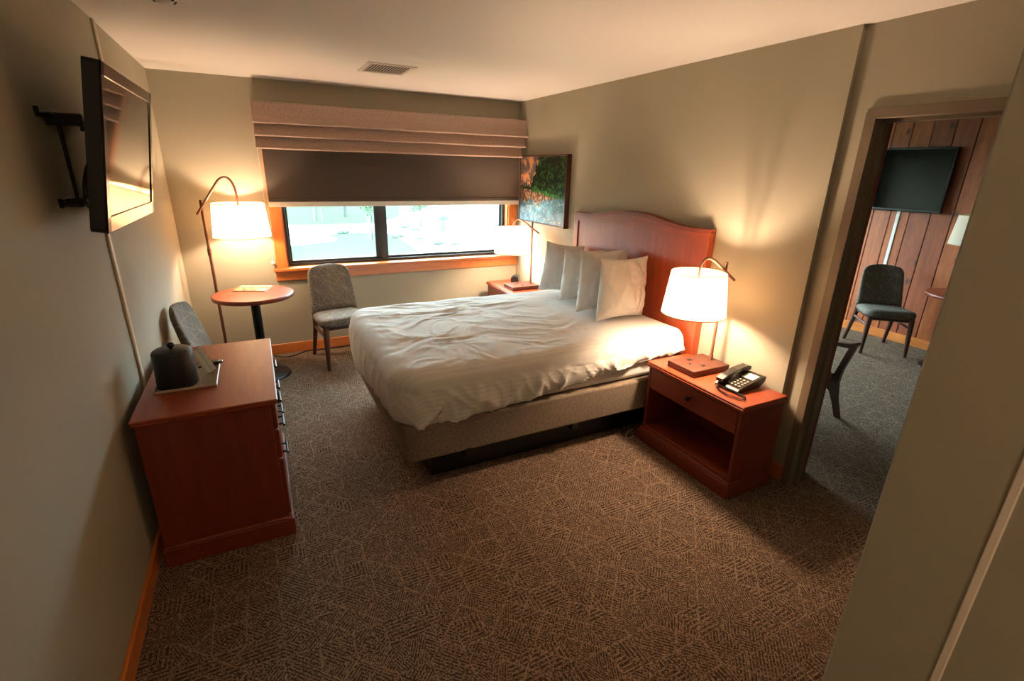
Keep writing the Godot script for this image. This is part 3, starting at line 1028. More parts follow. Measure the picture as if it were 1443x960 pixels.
# ================= nightstands, lamps, phone, clock, picture =================
func build_nightstands():
	var label := "cherry nightstand with one drawer and open shelf, beside the doorway"
	var ns := base("nightstand", Vector3(3.02, 0, 3.148), 0, label, "nightstand", "cherry nightstands either side of the bed")
	# local: x from -0.2 (front) to 0.215 (wall), z from -0.383 to 0.383
	var st := mb()
	bx(st, Vector3(-0.204, 0.556, -0.383), Vector3(0.168, 0.570, 0.383), 0.004, 2)
	bx(st, Vector3(-0.196, 0.545, -0.376), Vector3(0.168, 0.557, 0.376), 0.003, 2)
	bx(st, Vector3(-0.200, 0.569, -0.380), Vector3(0.168, 0.5825, 0.380), 0.005, 2)
	part(st, "top", M.cherry, ns)
	for s in [-1.0, 1.0]:
		st = mb()
		var a: float = 0.368 * s
		var b: float = 0.346 * s
		bx(st, Vector3(-0.188, 0.10, min(a, b)), Vector3(0.164, 0.546, max(a, b)), 0.003, 1)
		part(st, "side_panel", M.cherry_dark, ns)
	st = mb()
	bx(st, Vector3(0.148, 0.10, -0.346), Vector3(0.163, 0.545, 0.346), 0, 2)
	part(st, "back_panel", M.cherry_dark, ns)
	st = mb()
	bx(st, Vector3(-0.185, 0.10, -0.346), Vector3(0.148, 0.122, 0.346), 0.002, 2)
	part(st, "shelf", M.cherry_dark, ns)
	st = mb()
	bx(st, Vector3(-0.17, 0.388, -0.346), Vector3(0.148, 0.40, 0.346), 0.0, 2)
	part(st, "drawer_divider", M.cherry_dark, ns)
	st = mb()
	bx(st, Vector3(-0.189, 0.402, -0.343), Vector3(-0.165, 0.541, 0.343), 0.003, 2)
	var dr := part(st, "drawer", M.cherry_dark, ns)
	st = mb()
	# square pyramid knob
	bx(st, Vector3(-0.204, 0.468, -0.006), Vector3(-0.188, 0.480, 0.006), 0.001)
	bx(st, Vector3(-0.218, 0.459, -0.015), Vector3(-0.204, 0.489, 0.015), 0.006)
	part(st, "knob", M.black_metal, dr)
	st = mb()
	bx(st, Vector3(-0.212, 0.0, -0.384), Vector3(0.168, 0.088, 0.384), 0.003, 2)
	bx(st, Vector3(-0.203, 0.086, -0.377), Vector3(0.168, 0.102, 0.377), 0.006, 2)
	part(st, "plinth", M.cherry_dark, ns)
	copy(ns, "nightstand", Vector3(3.02, 0, 0.51), 0, "cherry nightstand in the corner between bed and window")
	# lamps
	var lamp := make_table_lamp()
	lamp.position = Vector3(3.033, 0.5825, 3.0)
	copy(lamp, "table_lamp", Vector3(3.033, 0.5825, 0.56), 0, "lit bronze table lamp with drum shade in the window corner")
	# telephone: built along its own x (front to back), then turned
	var ph := base("telephone", Vector3(3.06, 0.5825, 3.305), 0.07, "black desk telephone with coiled cord on the nightstand", "telephone", )
	st = mb()
	var prof := PackedVector2Array([Vector2(-0.13, 0.0), Vector2(-0.135, 0.018), Vector2(-0.12, 0.026), Vector2(0.105, 0.062), Vector2(0.125, 0.058), Vector2(0.12, 0.03), Vector2(0.07, 0.0)])
	prism(st, prof, -0.075, 0.075)
	part(st, "body", M.phone, ph)
	var slope := atan2(0.036, 0.225)
	var face := Transform3D(Basis(Vector3(0, 0, 1), slope), Vector3(-0.12, 0.026, 0))
	for i in 4:
		for j in 3:
			st = mb()
			bx(st, Vector3(-0.006, 0, -0.007), Vector3(0.006, 0.005, 0.007), 0.002, 0, Vector2.ZERO, face * Transform3D(Basis.IDENTITY, Vector3(0.030 + i * 0.025, 0, 0.005 + j * 0.024)))
			part(st, "key", M.key, ph)
	for i in 4:
		st = mb()
		bx(st, Vector3(-0.007, 0, -0.005), Vector3(0.007, 0.004, 0.005), 0.001, 0, Vector2.ZERO, face * Transform3D(Basis.IDENTITY, Vector3(0.028 + i * 0.026, 0, -0.012)))
		part(st, "key", M.key, ph)
	st = mb()
	bx(st, Vector3(0.14, 0, -0.012), Vector3(0.205, 0.002, 0.06), 0.0, 0, Vector2.ZERO, face)
	part(st, "number_card", M.paper, ph)
	st = mb()
	var hp := PackedVector2Array([Vector2(-0.135, 0.034), Vector2(-0.137, 0.055), Vector2(-0.10, 0.070), Vector2(0.0, 0.092), Vector2(0.10, 0.098), Vector2(0.125, 0.088), Vector2(0.125, 0.066), Vector2(0.075, 0.066), Vector2(0.05, 0.078), Vector2(-0.04, 0.066), Vector2(-0.07, 0.044), Vector2(-0.085, 0.032)])
	prism(st, hp, -0.072, -0.028)
	part(st, "handset", M.phone, ph)
	st = mb()
	var coil := []
	var loop := [Vector3(-0.13, 0.035, -0.05), Vector3(-0.155, 0.012, -0.05), Vector3(-0.19, 0.009, 0.0), Vector3(-0.205, 0.008, 0.06), Vector3(-0.19, 0.008, 0.125), Vector3(-0.165, 0.008, 0.145), Vector3(-0.14, 0.008, 0.125), Vector3(-0.135, 0.009, 0.06), Vector3(-0.142, 0.010, 0.0), Vector3(-0.13, 0.012, -0.035)]
	var cur := Curve3D.new()
	for k in loop.size():
		var pv: Vector3 = loop[max(k - 1, 0)]
		var nx: Vector3 = loop[min(k + 1, loop.size() - 1)]
		var tn := (nx - pv) * 0.18
		cur.add_point(loop[k], -tn, tn)
	var bl := cur.get_baked_length()
	var turns := 70
	for k in turns * 7 + 1:
		var q := float(k) / (turns * 7)
		var p := cur.sample_baked(bl * q)
		var p2 := cur.sample_baked(min(bl * q + 0.003, bl)) - cur.sample_baked(max(bl * q - 0.003, 0.0))
		var d := p2.normalized()
		var s := d.cross(Vector3.UP).normalized()
		var u := s.cross(d)
		var a := TAU * k / 7.0
		coil.append(p + (s * cos(a) + u * sin(a)) * 0.0048)
	tube(st, coil, 0.0017, 5)
	part(st, "coiled_cord", M.black, ph)
	# alarm clock
	var ck := base("alarm_clock", Vector3(3.08, 0.5825, 0.33), -0.6, "small silver and black alarm clock on the corner nightstand", "clock")
	st = mb()
	prism(st, PackedVector2Array([Vector2(-0.035, 0.0), Vector2(-0.045, 0.03), Vector2(-0.03, 0.075), Vector2(0.0, 0.09), Vector2(0.035, 0.075), Vector2(0.04, 0.03), Vector2(0.035, 0.0)]), -0.06, 0.06)
	part(st, "case", M.phone, ck)
	st = mb()
	bx(st, Vector3(-0.052, 0.02, -0.052), Vector3(-0.036, 0.07, 0.052), 0.006, 0, Vector2.ZERO, Transform3D(Basis(Vector3(0, 0, 1), -0.15), Vector3.ZERO))
	part(st, "display", M.gloss_black, ck)
	st = mb()
	bx(st, Vector3(-0.056, 0.035, -0.01), Vector3(-0.05, 0.055, 0.036), 0.001, 0, Vector2.ZERO, Transform3D(Basis(Vector3(0, 0, 1), -0.15), Vector3.ZERO))
	part(st, "red_panel", M.red_light, ck)
	# picture
	var p := base("picture", Vector3(W, 1.577, 0.595), 0, "framed canvas of a rocky stream and forest above the corner lamp", "picture")
	var hz := 0.462
	var hy := 0.333
	for f in [[-hy, -hy + 0.012, -hz, hz], [hy - 0.012, hy, -hz, hz], [-hy, hy, -hz, -hz + 0.012], [-hy, hy, hz - 0.012, hz]]:
		st = mb()
		bx(st, Vector3(-0.052, f[0], f[2]), Vector3(0, f[1], f[3]), 0.002, 2 if f[1] - f[0] < 0.1 else 1)
		part(st, "frame", M.walnut, p)
	st = mb()
	var xx := -0.044
	var a := Vector3(xx, hy - 0.014, -hz + 0.014)
	var b := Vector3(xx, hy - 0.014, hz - 0.014)
	var c := Vector3(xx, -hy + 0.014, hz - 0.014)
	var d := Vector3(xx, -hy + 0.014, -hz + 0.014)
	tri(st, a, b, c, Vector3(-1, 0, 0), Vector2(0, 0), Vector2(1, 0), Vector2(1, 1))
	tri(st, a, c, d, Vector3(-1, 0, 0), Vector2(0, 0), Vector2(1, 1), Vector2(0, 1))
	part(st, "canvas", M.picture, p)
	st = mb()
	bx(st, Vector3(-0.043, -hy + 0.014, -hz + 0.014), Vector3(-0.005, hy - 0.014, hz - 0.014))
	part(st, "stretcher", M.black, p)

func shade_and_bulb(o: Node3D, c: Vector3, rt: float, rb: float, h: float, lit: bool, energy := 1.5):
	var st := mb()
	lathe(st, [Vector2(rb, -h * 0.5), Vector2(rt, h * 0.5)], c, 48)
	var sh := part(st, "shade", M.lampshade, o)
	for e in [[rb, -h * 0.5], [rt, h * 0.5]]:
		st = mb()
		var ring := []
		for k in 49: ring.append(c + Vector3(cos(TAU * k / 48) * e[0], e[1], sin(TAU * k / 48) * e[0]))
		tube(st, ring, 0.0028, 6)
		part(st, "rim", M.shade_rim, sh)
	# three spokes that carry the shade
	st = mb()
	for k in 3:
		var a := TAU * k / 3.0 + 0.4
		tube(st, [c + Vector3(0, h * 0.5 - 0.02, 0), c + Vector3(cos(a) * (rt - 0.001), h * 0.5 - 0.006, sin(a) * (rt - 0.001))], 0.0018, 5)
	part(st, "spider", M.bronze, sh)
	st = mb()
	var by := c.y + 0.008
	lathe(st, [Vector2(0.0, -0.065), Vector2(0.026, -0.057), Vector2(0.044, -0.032), Vector2(0.046, -0.012), Vector2(0.036, 0.014), Vector2(0.016, 0.035), Vector2(0.013, 0.045), Vector2(0.0, 0.045)], Vector3(c.x, by, c.z), 18)
	part(st, "bulb", M.bulb if lit else M.bulb_off, o)
	if lit:
		var l := OmniLight3D.new()
		l.name = "lamp_light"
		l.light_color = Color(1.0, 0.85, 0.71)
		l.light_energy = energy
		l.light_size = 0.045
		l.omni_range = 14.0
		l.omni_attenuation = 2.0
		l.shadow_enabled = true
		o.add_child(l)
		l.position = Vector3(c.x, by - 0.02, c.z)

func make_table_lamp() -> Node3D:
	# local origin at the middle of the base plate; arm reaches towards -x
	var o := base("table_lamp", Vector3.ZERO, 0, "lit bronze table lamp with drum shade beside the telephone", "lamp", "bronze table lamps on the nightstands")
	var st := mb()
	bx(st, Vector3(-0.155, 0, -0.112), Vector3(0.155, 0.04, 0.112), 0.003)
	var b := part(st, "base", M.lamp_base, o)
	for q in [Vector2(-0.02, -0.055), Vector2(-0.02, 0.055)]:
		st = mb()
		bx(st, Vector3(q.x - 0.016, 0.04, q.y - 0.012), Vector3(q.x + 0.016, 0.0425, q.y + 0.012), 0.001)
		bx(st, Vector3(q.x - 0.008, 0.0425, q.y - 0.006), Vector3(q.x + 0.008, 0.0455, q.y + 0.006), 0.001)
		part(st, "outlet", M.black, b)
	st = mb()
	lathe(st, [Vector2(0.008, 0.04), Vector2(0.008, 0.044), Vector2(0.0, 0.045)], Vector3(-0.075, 0, 0.0), 12)
	part(st, "button", M.black, b)
	var px := 0.108
	st = mb()
	tube(st, [Vector3(px, 0.04, 0), Vector3(px, 0.68, 0)], 0.0095, 14)
	part(st, "pole", M.bronze, o)
	st = mb()
	tube(st, [Vector3(px, 0.04, 0), Vector3(px, 0.075, 0)], 0.0135, 14)
	part(st, "collar", M.bronze, o)
	st = mb()
	var arm := [Vector3(px + 0.072, 0.565, 0.017), Vector3(px - 0.08, 0.668, 0.017)]
	arm.append_array(bez(Vector3(px - 0.105, 0.685, 0.016), Vector3(px - 0.16, 0.722, 0.012), Vector3(-0.113, 0.745, 0.004), Vector3(-0.113, 0.62, 0), 12))
	arm.append(Vector3(-0.113, 0.56, 0))
	tube(st, arm, 0.0085, 12)
	part(st, "arm", M.bronze, o)
	st = mb()
	tube(st, [Vector3(-0.113, 0.49, 0), Vector3(-0.113, 0.57, 0)], 0.014, 12)
	part(st, "socket", M.bronze, o)
	shade_and_bulb(o, Vector3(-0.113, 0.505, 0), 0.158, 0.188, 0.252, true, lamp_energy)
	return o

# ================= table, floor lamp, chairs =================
func make_floor_lamp(lit: bool, label: String) -> Node3D:
	# origin at the pole's foot; the arm reaches towards +x
	var o := base("floor_lamp", Vector3.ZERO, 0, label, "lamp")
	var st := mb()
	lathe(st, [Vector2(0.0, 0.022), Vector2(0.11, 0.020), Vector2(0.118, 0.014), Vector2(0.12, 0.0)], Vector3.ZERO, 32)
	part(st, "base", M.bronze, o)
	st = mb()
	tube(st, [Vector3(0, 0.018, 0), Vector3(0, 1.48, 0)], 0.0125, 14)
	part(st, "pole", M.bronze, o)
	st = mb()
	tube(st, [Vector3(0, 1.03, 0), Vector3(0, 1.09, 0)], 0.0165, 14)
	tube(st, [Vector3(0, 1.06, 0), Vector3(0.0, 1.06, 0.026)], 0.005, 8)
	part(st, "joint", M.bronze, o)
	st = mb()
	var arm := [Vector3(-0.04, 1.365, 0.021), Vector3(0.115, 1.59, 0.021)]
	arm.append_array(bez(Vector3(0.13, 1.612, 0.02), Vector3(0.18, 1.685, 0.012), Vector3(0.262, 1.68, 0.004), Vector3(0.262, 1.50, 0), 12))
	arm.append(Vector3(0.262, 1.40, 0))
	tube(st, arm, 0.0095, 12)
	part(st, "arm", M.bronze, o)
	st = mb()
	tube(st, [Vector3(0.262, 1.33, 0), Vector3(0.262, 1.42, 0)], 0.015, 12)
	part(st, "socket", M.bronze, o)
	shade_and_bulb(o, Vector3(0.262, 1.315, 0), 0.198, 0.222, 0.272, lit, lamp_energy * 0.6)
	return o

func make_chair(label: String) -> Node3D:
	# origin on the floor under the seat; the chair faces +z
	var o := base("side_chair", Vector3.ZERO, 0, label, "chair", "grey upholstered side chairs with star-line fabric")
	# seat: soft slab, wider at the front
	var st := mb()
	var pts := []
	var uvs := []
	for i in 29:
		var a := TAU * i / 28.0
		var row := []
		var ur := []
		var ca := cos(a)
		var sa := sin(a)
		var px := signf(ca) * pow(absf(ca), 0.42)
		var pz := signf(sa) * pow(absf(sa), 0.42)
		for q in [[0.0, 0.472], [0.5, 0.474], [0.82, 0.470], [0.94, 0.460], [1.0, 0.440], [1.0, 0.415], [0.96, 0.398], [0.0, 0.396]]:
			var wd: float = 0.225 + 0.018 * pz * q[0]
			row.append(Vector3(px * q[0] * wd, q[1] + 0.012 * pz * q[0] * float(q[1] > 0.43), pz * q[0] * 0.228))
			ur.append(Vector2(px * q[0] * wd, pz * q[0] * 0.228 + (0.47 - q[1])))
		pts.append(row); uvs.append(ur)
	sheet(st, pts, uvs, Vector3(0, 0.43, 0))
	part(st, "seat", M.uphol, o)
	# backrest: leaning slab with rounded top corners and a gentle curve in plan
	st = mb()
	var n := 24
	var outline := func(u: float, v: float) -> Vector2:
		# u across -1..1, v up 0..1: narrower towards the top, corners rounded
		var hw := lerpf(0.218, 0.192, v)
		var y := 0.455 + 0.425 * v
		if v > 0.80:
			var k := (v - 0.80) / 0.20
			hw -= 0.075 * (1.0 - sqrt(max(0.0, 1.0 - k * k)))
		return Vector2(u * hw, y - 0.012 * u * u)
	for side in [1.0, -1.0]:
		pts = []; uvs = []
		for i in n + 1:
			var row := []
			var ur := []
			for j in n + 1:
				var u := sin((float(i) / n * 2.0 - 1.0) * PI / 2.0)
				var v := 0.5 + 0.5 * sin((float(j) / n * 2.0 - 1.0) * PI / 2.0)
				var q: Vector2 = outline.call(u, v)
				var th := pow(max(0.0, 1.0 - pow(absf(u), 8.0)), 0.5) * pow(max(0.0, 1.0 - pow(absf(v * 2.0 - 1.0), 10.0)), 0.5)
				var zc := -0.19 - (q.y - 0.455) * 0.25 + 0.035 * u * u
				var half := lerpf(0.042, 0.022, v)
				row.append(Vector3(q.x, q.y, zc + side * th * half))
				ur.append(Vector2(q.x, q.y))
			pts.append(row); uvs.append(ur)
		sheet(st, pts, uvs, Vector3(0, 0.6, -0.22 - side * 1.0))
	part(st, "backrest", M.uphol, o)
	for s in [-1.0, 1.0]:
		st = mb()
		tube(st, [Vector3(s * 0.19, 0.40, 0.185), Vector3(s * 0.205, 0.0, 0.215)], 0.027, 10, 0.017)
		part(st, "leg", M.walnut, o)
		st = mb()
		tube(st, [Vector3(s * 0.175, 0.45, -0.185), Vector3(s * 0.185, 0.28, -0.205), Vector3(s * 0.20, 0.0, -0.29)], 0.027, 10, 0.017)
		part(st, "leg", M.walnut, o)
		st = mb()
		tube(st, [Vector3(s * 0.192, 0.30, 0.19), Vector3(s * 0.185, 0.31, -0.20)], 0.013, 8)
		part(st, "stretcher", M.walnut, o)
	st = mb()
	bx(st, Vector3(-0.185, 0.365, -0.18), Vector3(0.185, 0.40, 0.195), 0.006)
	part(st, "seat_rail", M.walnut, o)
	return o

func make_round_table(label: String) -> Node3D:
	var o := base("round_table", Vector3.ZERO, 0, label, "table")
	var st := mb()
	disc(st, Vector3(0, 0.742, 0), 0.300, 1.0, 48)
	disc(st, Vector3(0, 0.708, 0), 0.300, -1.0, 48)
	part(st, "table_top", M.cherry, o)
	st = mb()
	lathe(st, [Vector2(0.300, 0.708), Vector2(0.308, 0.712), Vector2(0.310, 0.725), Vector2(0.308, 0.738), Vector2(0.300, 0.742)], Vector3.ZERO, 48)
	part(st, "edge_band", M.cherry_dark, o)
	st = mb()
	tube(st, [Vector3(0, 0.012, 0), Vector3(0, 0.708, 0)], 0.036, 20)
	part(st, "column", M.black_metal, o)
	st = mb()
	lathe(st, [Vector2(0.0, 0.03), Vector2(0.05, 0.026), Vector2(0.19, 0.014), Vector2(0.208, 0.006), Vector2(0.21, 0.0)], Vector3.ZERO, 40)
	part(st, "base", M.black_metal, o)
	return o

func build_sitting_corner():
	var t := make_round_table("small round cherry table on a black pedestal in the window corner")
	t.position = Vector3(0.513, 0, 0.52)
	var l := make_floor_lamp(true, "lit bronze floor lamp with arched arm and drum shade behind the round table")
	l.position = Vector3(0.232, 0, 0.262)
	# magazine
	var mg := base("magazine", Vector3(0.51, 0.742, 0.36), -0.35, "folded magazine lying on the round table", "magazine")
	var nz := noise(55, 0.05, 2)
	var cover := func(x: int, y: int) -> Color:
		var v := nz.get_noise_2d(x, y)
		if y < 14: return Color(0.80, 0.77, 0.68)
		if x > 66 and y > 40: return Color(0.78, 0.74, 0.62)
		return Color(0.30, 0.33, 0.22).lerp(Color(0.70, 0.62, 0.45), clampf(0.5 + v * 1.5, 0, 1))
	var mm := mat(Color.WHITE, 0.4)
	mm.albedo_texture = img_tex(from_fn(96, 72, cover))
	mm.uv1_scale = Vector3(1.0 / 0.26, 1.0 / 0.19, 1)
	var st := mb()
	bx(st, Vector3(-0.13, 0.006, -0.095), Vector3(0.13, 0.008, 0.095), 0.0, 0, Vector2(0.13, 0.095))
	part(st, "cover", mm, mg)
	st = mb()
	bx(st, Vector3(-0.128, 0.0, -0.094), Vector3(0.13, 0.006, 0.094))
	part(st, "pages", M.paper, mg)
	# chairs
	var c := make_chair("grey star-patterned side chair under the window at the foot of the bed")
	c.position = Vector3(1.20, 0, 0.405)
	c.rotation.y = 0.16
	copy(c, "side_chair", Vector3(0.345, 0, 1.33), PI / 2 - 0.12, "grey star-patterned side chair between dresser and round table, back to the wall")
	# loose black cable by the baseboard
	st = mb()
	var pts := bez(Vector3(0.60, 0.006, 0.06), Vector3(0.75, 0.006, 0.26), Vector3(0.85, 0.006, 0.02), Vector3(0.92, 0.006, 0.04), 14)
	pts.append_array(bez(Vector3(0.95, 0.006, 0.05), Vector3(1.02, 0.006, 0.06), Vector3(1.25, 0.006, 0.03), Vector3(1.5, 0.006, 0.05), 14))
	tube(st, pts, 0.005, 6)
	one(st, "power_cord", M.black, "thin black cord lying on the carpet along the window baseboard", "cord")
	st = mb()
	pts = bez(Vector3(2.86, 0.004, 2.66), Vector3(2.70, 0.004, 2.70), Vector3(2.72, 0.004, 2.78), Vector3(2.80, 0.004, 2.74), 12)
	tube(st, pts, 0.003, 6)
	one(st, "white_wire", M.white_plastic, "thin pale wire looped on the carpet between bed and nightstand", "wire")

# ================= dresser =================
func build_dresser():
	var zc := 2.314
	var d := base("dresser", Vector3(0.32, 0, zc), 0, "cherry dresser with three drawers below the television", "dresser")
	var z0 := -0.47
	var z1 := 0.47
	var st := mb()
	bx(st, Vector3(-0.28, 0.734, z0), Vector3(0.278, 0.7507, z1), 0.005, 2)
	bx(st, Vector3(-0.276, 0.722, z0 + 0.005), Vector3(0.272, 0.735, z1 - 0.005), 0.004, 2)
	part(st, "top", M.cherry, d)
	st = mb()
	bx(st, Vector3(-0.268, 0.1, z0 + 0.018), Vector3(0.245, 0.722, z1 - 0.018), 0.003, 1)
	part(st, "body", M.cherry_dark, d)
	st = mb()
	bx(st, Vector3(-0.274, 0.0, z0 + 0.002), Vector3(0.276, 0.092, z1 - 0.002), 0.003, 2)
	bx(st, Vector3(-0.272, 0.09, z0 + 0.008), Vector3(0.268, 0.104, z1 - 0.008), 0.006, 2)
	part(st, "plinth", M.cherry_dark, d)
	for y in [[0.590, 0.712], [0.432, 0.580], [0.112, 0.422]]:
		st = mb()
		bx(st, Vector3(0.245, y[0], z0 + 0.03), Vector3(0.264, y[1], z1 - 0.03), 0.003, 2)
		var dr := part(st, "drawer", M.cherry_dark, d)
		for z in [-0.24, 0.24]:
			st = mb()
			var hy: float = y[1] - 0.05
			for k in [-0.04, 0.04]: tube(st, [Vector3(0.262, hy, z + k), Vector3(0.286, hy, z + k)], 0.005, 8)
			tube(st, [Vector3(0.288, hy, z - 0.058), Vector3(0.288, hy, z + 0.058)], 0.006, 8)
			part(st, "handle", M.black_metal, dr)
	# tray with bucket
	var top := 0.7507
	var tr := base("serving_tray", Vector3(0.219, top, 2.341), 0, "beige rectangular tray on the dresser under the ice bucket", "tray")
	st = mb()
	bx(st, Vector3(-0.128, 0, -0.178), Vector3(0.128, 0.006, 0.178), 0.002)
	part(st, "tray_floor", M.tray, tr)
	for f in [[-0.128, -0.122, -0.178, 0.178], [0.122, 0.128, -0.178, 0.178], [-0.122, 0.122, -0.178, -0.172], [-0.122, 0.122, 0.172, 0.178]]:
		st = mb()
		bx(st, Vector3(f[0], 0.004, f[2]), Vector3(f[1], 0.016, f[3]), 0.002)
		part(st, "rim", M.tray_rim, tr)
	var ib := base("ice_bucket", Vector3(0.181, top + 0.006, 2.425), 0, "black leather-look ice bucket with round knob lid", "ice bucket")
	st = mb()
	lathe(st, [Vector2(0.0, 0.0), Vector2(0.084, 0.0), Vector2(0.086, 0.004), Vector2(0.082, 0.165), Vector2(0.080, 0.168), Vector2(0.074, 0.168)], Vector3.ZERO, 40)
	part(st, "body", M.leather, ib)
	st = mb()
	lathe(st, [Vector2(0.0765, 0.162), Vector2(0.0775, 0.172), Vector2(0.070, 0.177), Vector2(0.0, 0.179)], Vector3.ZERO, 40)
	var lid := part(st, "lid", M.leather, ib)
	st = mb()
	lathe(st, [Vector2(0.006, 0.178), Vector2(0.008, 0.184), Vector2(0.015, 0.192), Vector2(0.0165, 0.199), Vector2(0.012, 0.208), Vector2(0.0, 0.211)], Vector3.ZERO, 18)
	part(st, "knob", M.gloss_black, lid)
	# folded card leaning on the bucket
	var cd := base("paper_card", Vector3(0.300, top + 0.006, 2.285), 0, "pale folded paper card leaning against the ice bucket", "card")
	var cardtex := func(x: int, y: int) -> Color:
		if y < 8 or y > 88: return Color(0.82, 0.84, 0.80)
		return Color(0.86, 0.88, 0.84) if (y / 9) % 2 == 0 else Color(0.74, 0.82, 0.79)
	var cm := mat(Color.WHITE, 0.3)
	cm.albedo_texture = img_tex(from_fn(64, 96, cardtex))
	cm.uv1_scale = Vector3(1.0 / 0.11, 1.0 / 0.15, 1)
	# leans with its top on the bucket's rim
	var top_p := Vector3(0.2705, top + 0.160, 2.385)
	var bot_p := Vector3(0.312, top + 0.0065, 2.318)
	var up := (top_p - bot_p).normalized()
	var side := Vector3(0.75, 0, -0.65)
	side = (side - up * side.dot(up)).normalized()
	var nrm := side.cross(up)
	var lean := Transform3D(Basis(side, up, nrm), bot_p - Vector3(0.300, top + 0.006, 2.285))
	for k in 2:
		st = mb()
		bx(st, Vector3(-0.026, 0.0, 0.004 * k), Vector3(0.026, 0.165, 0.004 * k + 0.0012), 0.0, 1, Vector2(0, 0.045), lean)
		part(st, "leaf", cm, cd)
	var sc := base("plastic_scoop", Vector3(0.300, top + 0.006, 2.235), 0.5, "small black glossy utensil lying on the tray beside the card", "utensil")
	st = mb()
	lathe(st, [Vector2(0.0, 0.0), Vector2(0.020, 0.002), Vector2(0.026, 0.011), Vector2(0.022, 0.017), Vector2(0.0, 0.019)], Vector3(0.035, 0, 0), 18, 1.4, 0.8)
	part(st, "bowl", M.gloss_black, sc)
	st = mb()
	tube(st, [Vector3(0.01, 0.009, 0), Vector3(-0.055, 0.009, 0.0)], 0.007, 8, 0.005)
	part(st, "handle", M.gloss_black, sc)

# ================= television =================
func build_television():
	# flat screen on a tilting wall mount
	var zc := 2.437
	var t := base("television", Vector3(0.20, 1.794, zc), 0, "black flat television tilted on the wall above the dresser", "television")
	var pivot := Node3D.new()
	pivot.name = "tilted_set"
	t.add_child(pivot)
	# local +z of the set faces the room (+x), nose down by nine degrees
	pivot.basis = Basis.from_euler(Vector3(0.158, 1.562, 0))
	var w := 0.452
	var h := 0.277
	var st := mb()
	# case: rounded outline pushed back
	var poly := PackedVector2Array()
	for c in [[1, 1, 0], [-1, 1, 90], [-1, -1, 180], [1, -1, 270]]:
		for k in 5:
			var a := deg_to_rad(c[2] + 22.5 * k)
			poly.append(Vector2(c[0] * (w - 0.016) + cos(a) * 0.016, c[1] * (h - 0.016) + sin(a) * 0.016))
	prism(st, poly, -0.05, -0.006)
	bx(st, Vector3(-0.28, -0.20, -0.08), Vector3(0.28, 0.18, -0.049), 0.01)
	part(st, "case", M.tv_case, pivot)
	var bz := 0.045
	for f in [[-w, w, h - bz, h], [-w, w, -h, -h + bz + 0.012], [-w, -w + bz, -h, h], [w - bz, w, -h, h]]:
		st = mb()
		bx(st, Vector3(f[0], f[2], -0.008), Vector3(f[1], f[3], 0.0), 0.003)
		part(st, "bezel", M.tv_bezel, pivot)
	st = mb()
	bx(st, Vector3(-w + bz - 0.002, -h + bz, -0.008), Vector3(w - bz + 0.002, h - bz + 0.002, -0.004))
	part(st, "screen", M.screen, pivot)
	# wall mount: two rails, two upright arms and loose cables
	var m := base("television_bracket", Vector3(0, 1.78, 2.47), 0, "black steel bracket with rails and loose cables behind the television", "bracket")
	for y in [0.135, -0.165]:
		st = mb()
		bx(st, Vector3(0.0, y - 0.016, -0.26), Vector3(0.014, y + 0.016, 0.27), 0.002)
		bx(st, Vector3(0.012, y - 0.010, -0.26), Vector3(0.045, y - 0.004, 0.27), 0.001)
		part(st, "rail", M.black_metal, m)
	for z in [0.22, -0.2]:
		st = mb()
		tube(st, [Vector3(0.045, 0.13, z), Vector3(0.045, -0.165, z)], 0.006, 8)
		part(st, "upright_rod", M.black_metal, m)
		st = mb()
		bx(st, Vector3(0.012, 0.095, z - 0.012), Vector3(0.115, 0.135, z + 0.012), 0.002)
		part(st, "bracket_arm", M.black_metal, m)
		st = mb()
		bx(st, Vector3(0.012, -0.18, z - 0.012), Vector3(0.060, -0.15, z + 0.012), 0.002)
		part(st, "bracket_arm", M.black_metal, m)
	for k in 3:
		st = mb()
		var s := 0.05 * k
		tube(st, bez(Vector3(0.10, 0.0 + s * 0.5, 0.16 - s), Vector3(0.06, -0.12, 0.30 - s), Vector3(0.05, -0.26 + s, 0.20 - s), Vector3(0.10, -0.16 - s * 0.4, 0.12 - s), 16), 0.004, 6)
		part(st, "cable", M.black, m)
	# cable covers on the wall
	st = mb()
	bx(st, Vector3(0, 1.95, 1.51), Vector3(0.012, H, 1.55), 0.004, 1)
	one(st, "cable_raceway", M.raceway, "beige cable cover running up the wall to the ceiling above the television", "cable cover")
	st = mb()
	bx(st, Vector3(0, 0.30, 2.205), Vector3(0.012, 1.62, 2.247), 0.004, 1)
	one(st, "cable_raceway", M.raceway, "beige cable cover running down the wall from the television to the dresser", "cable cover")

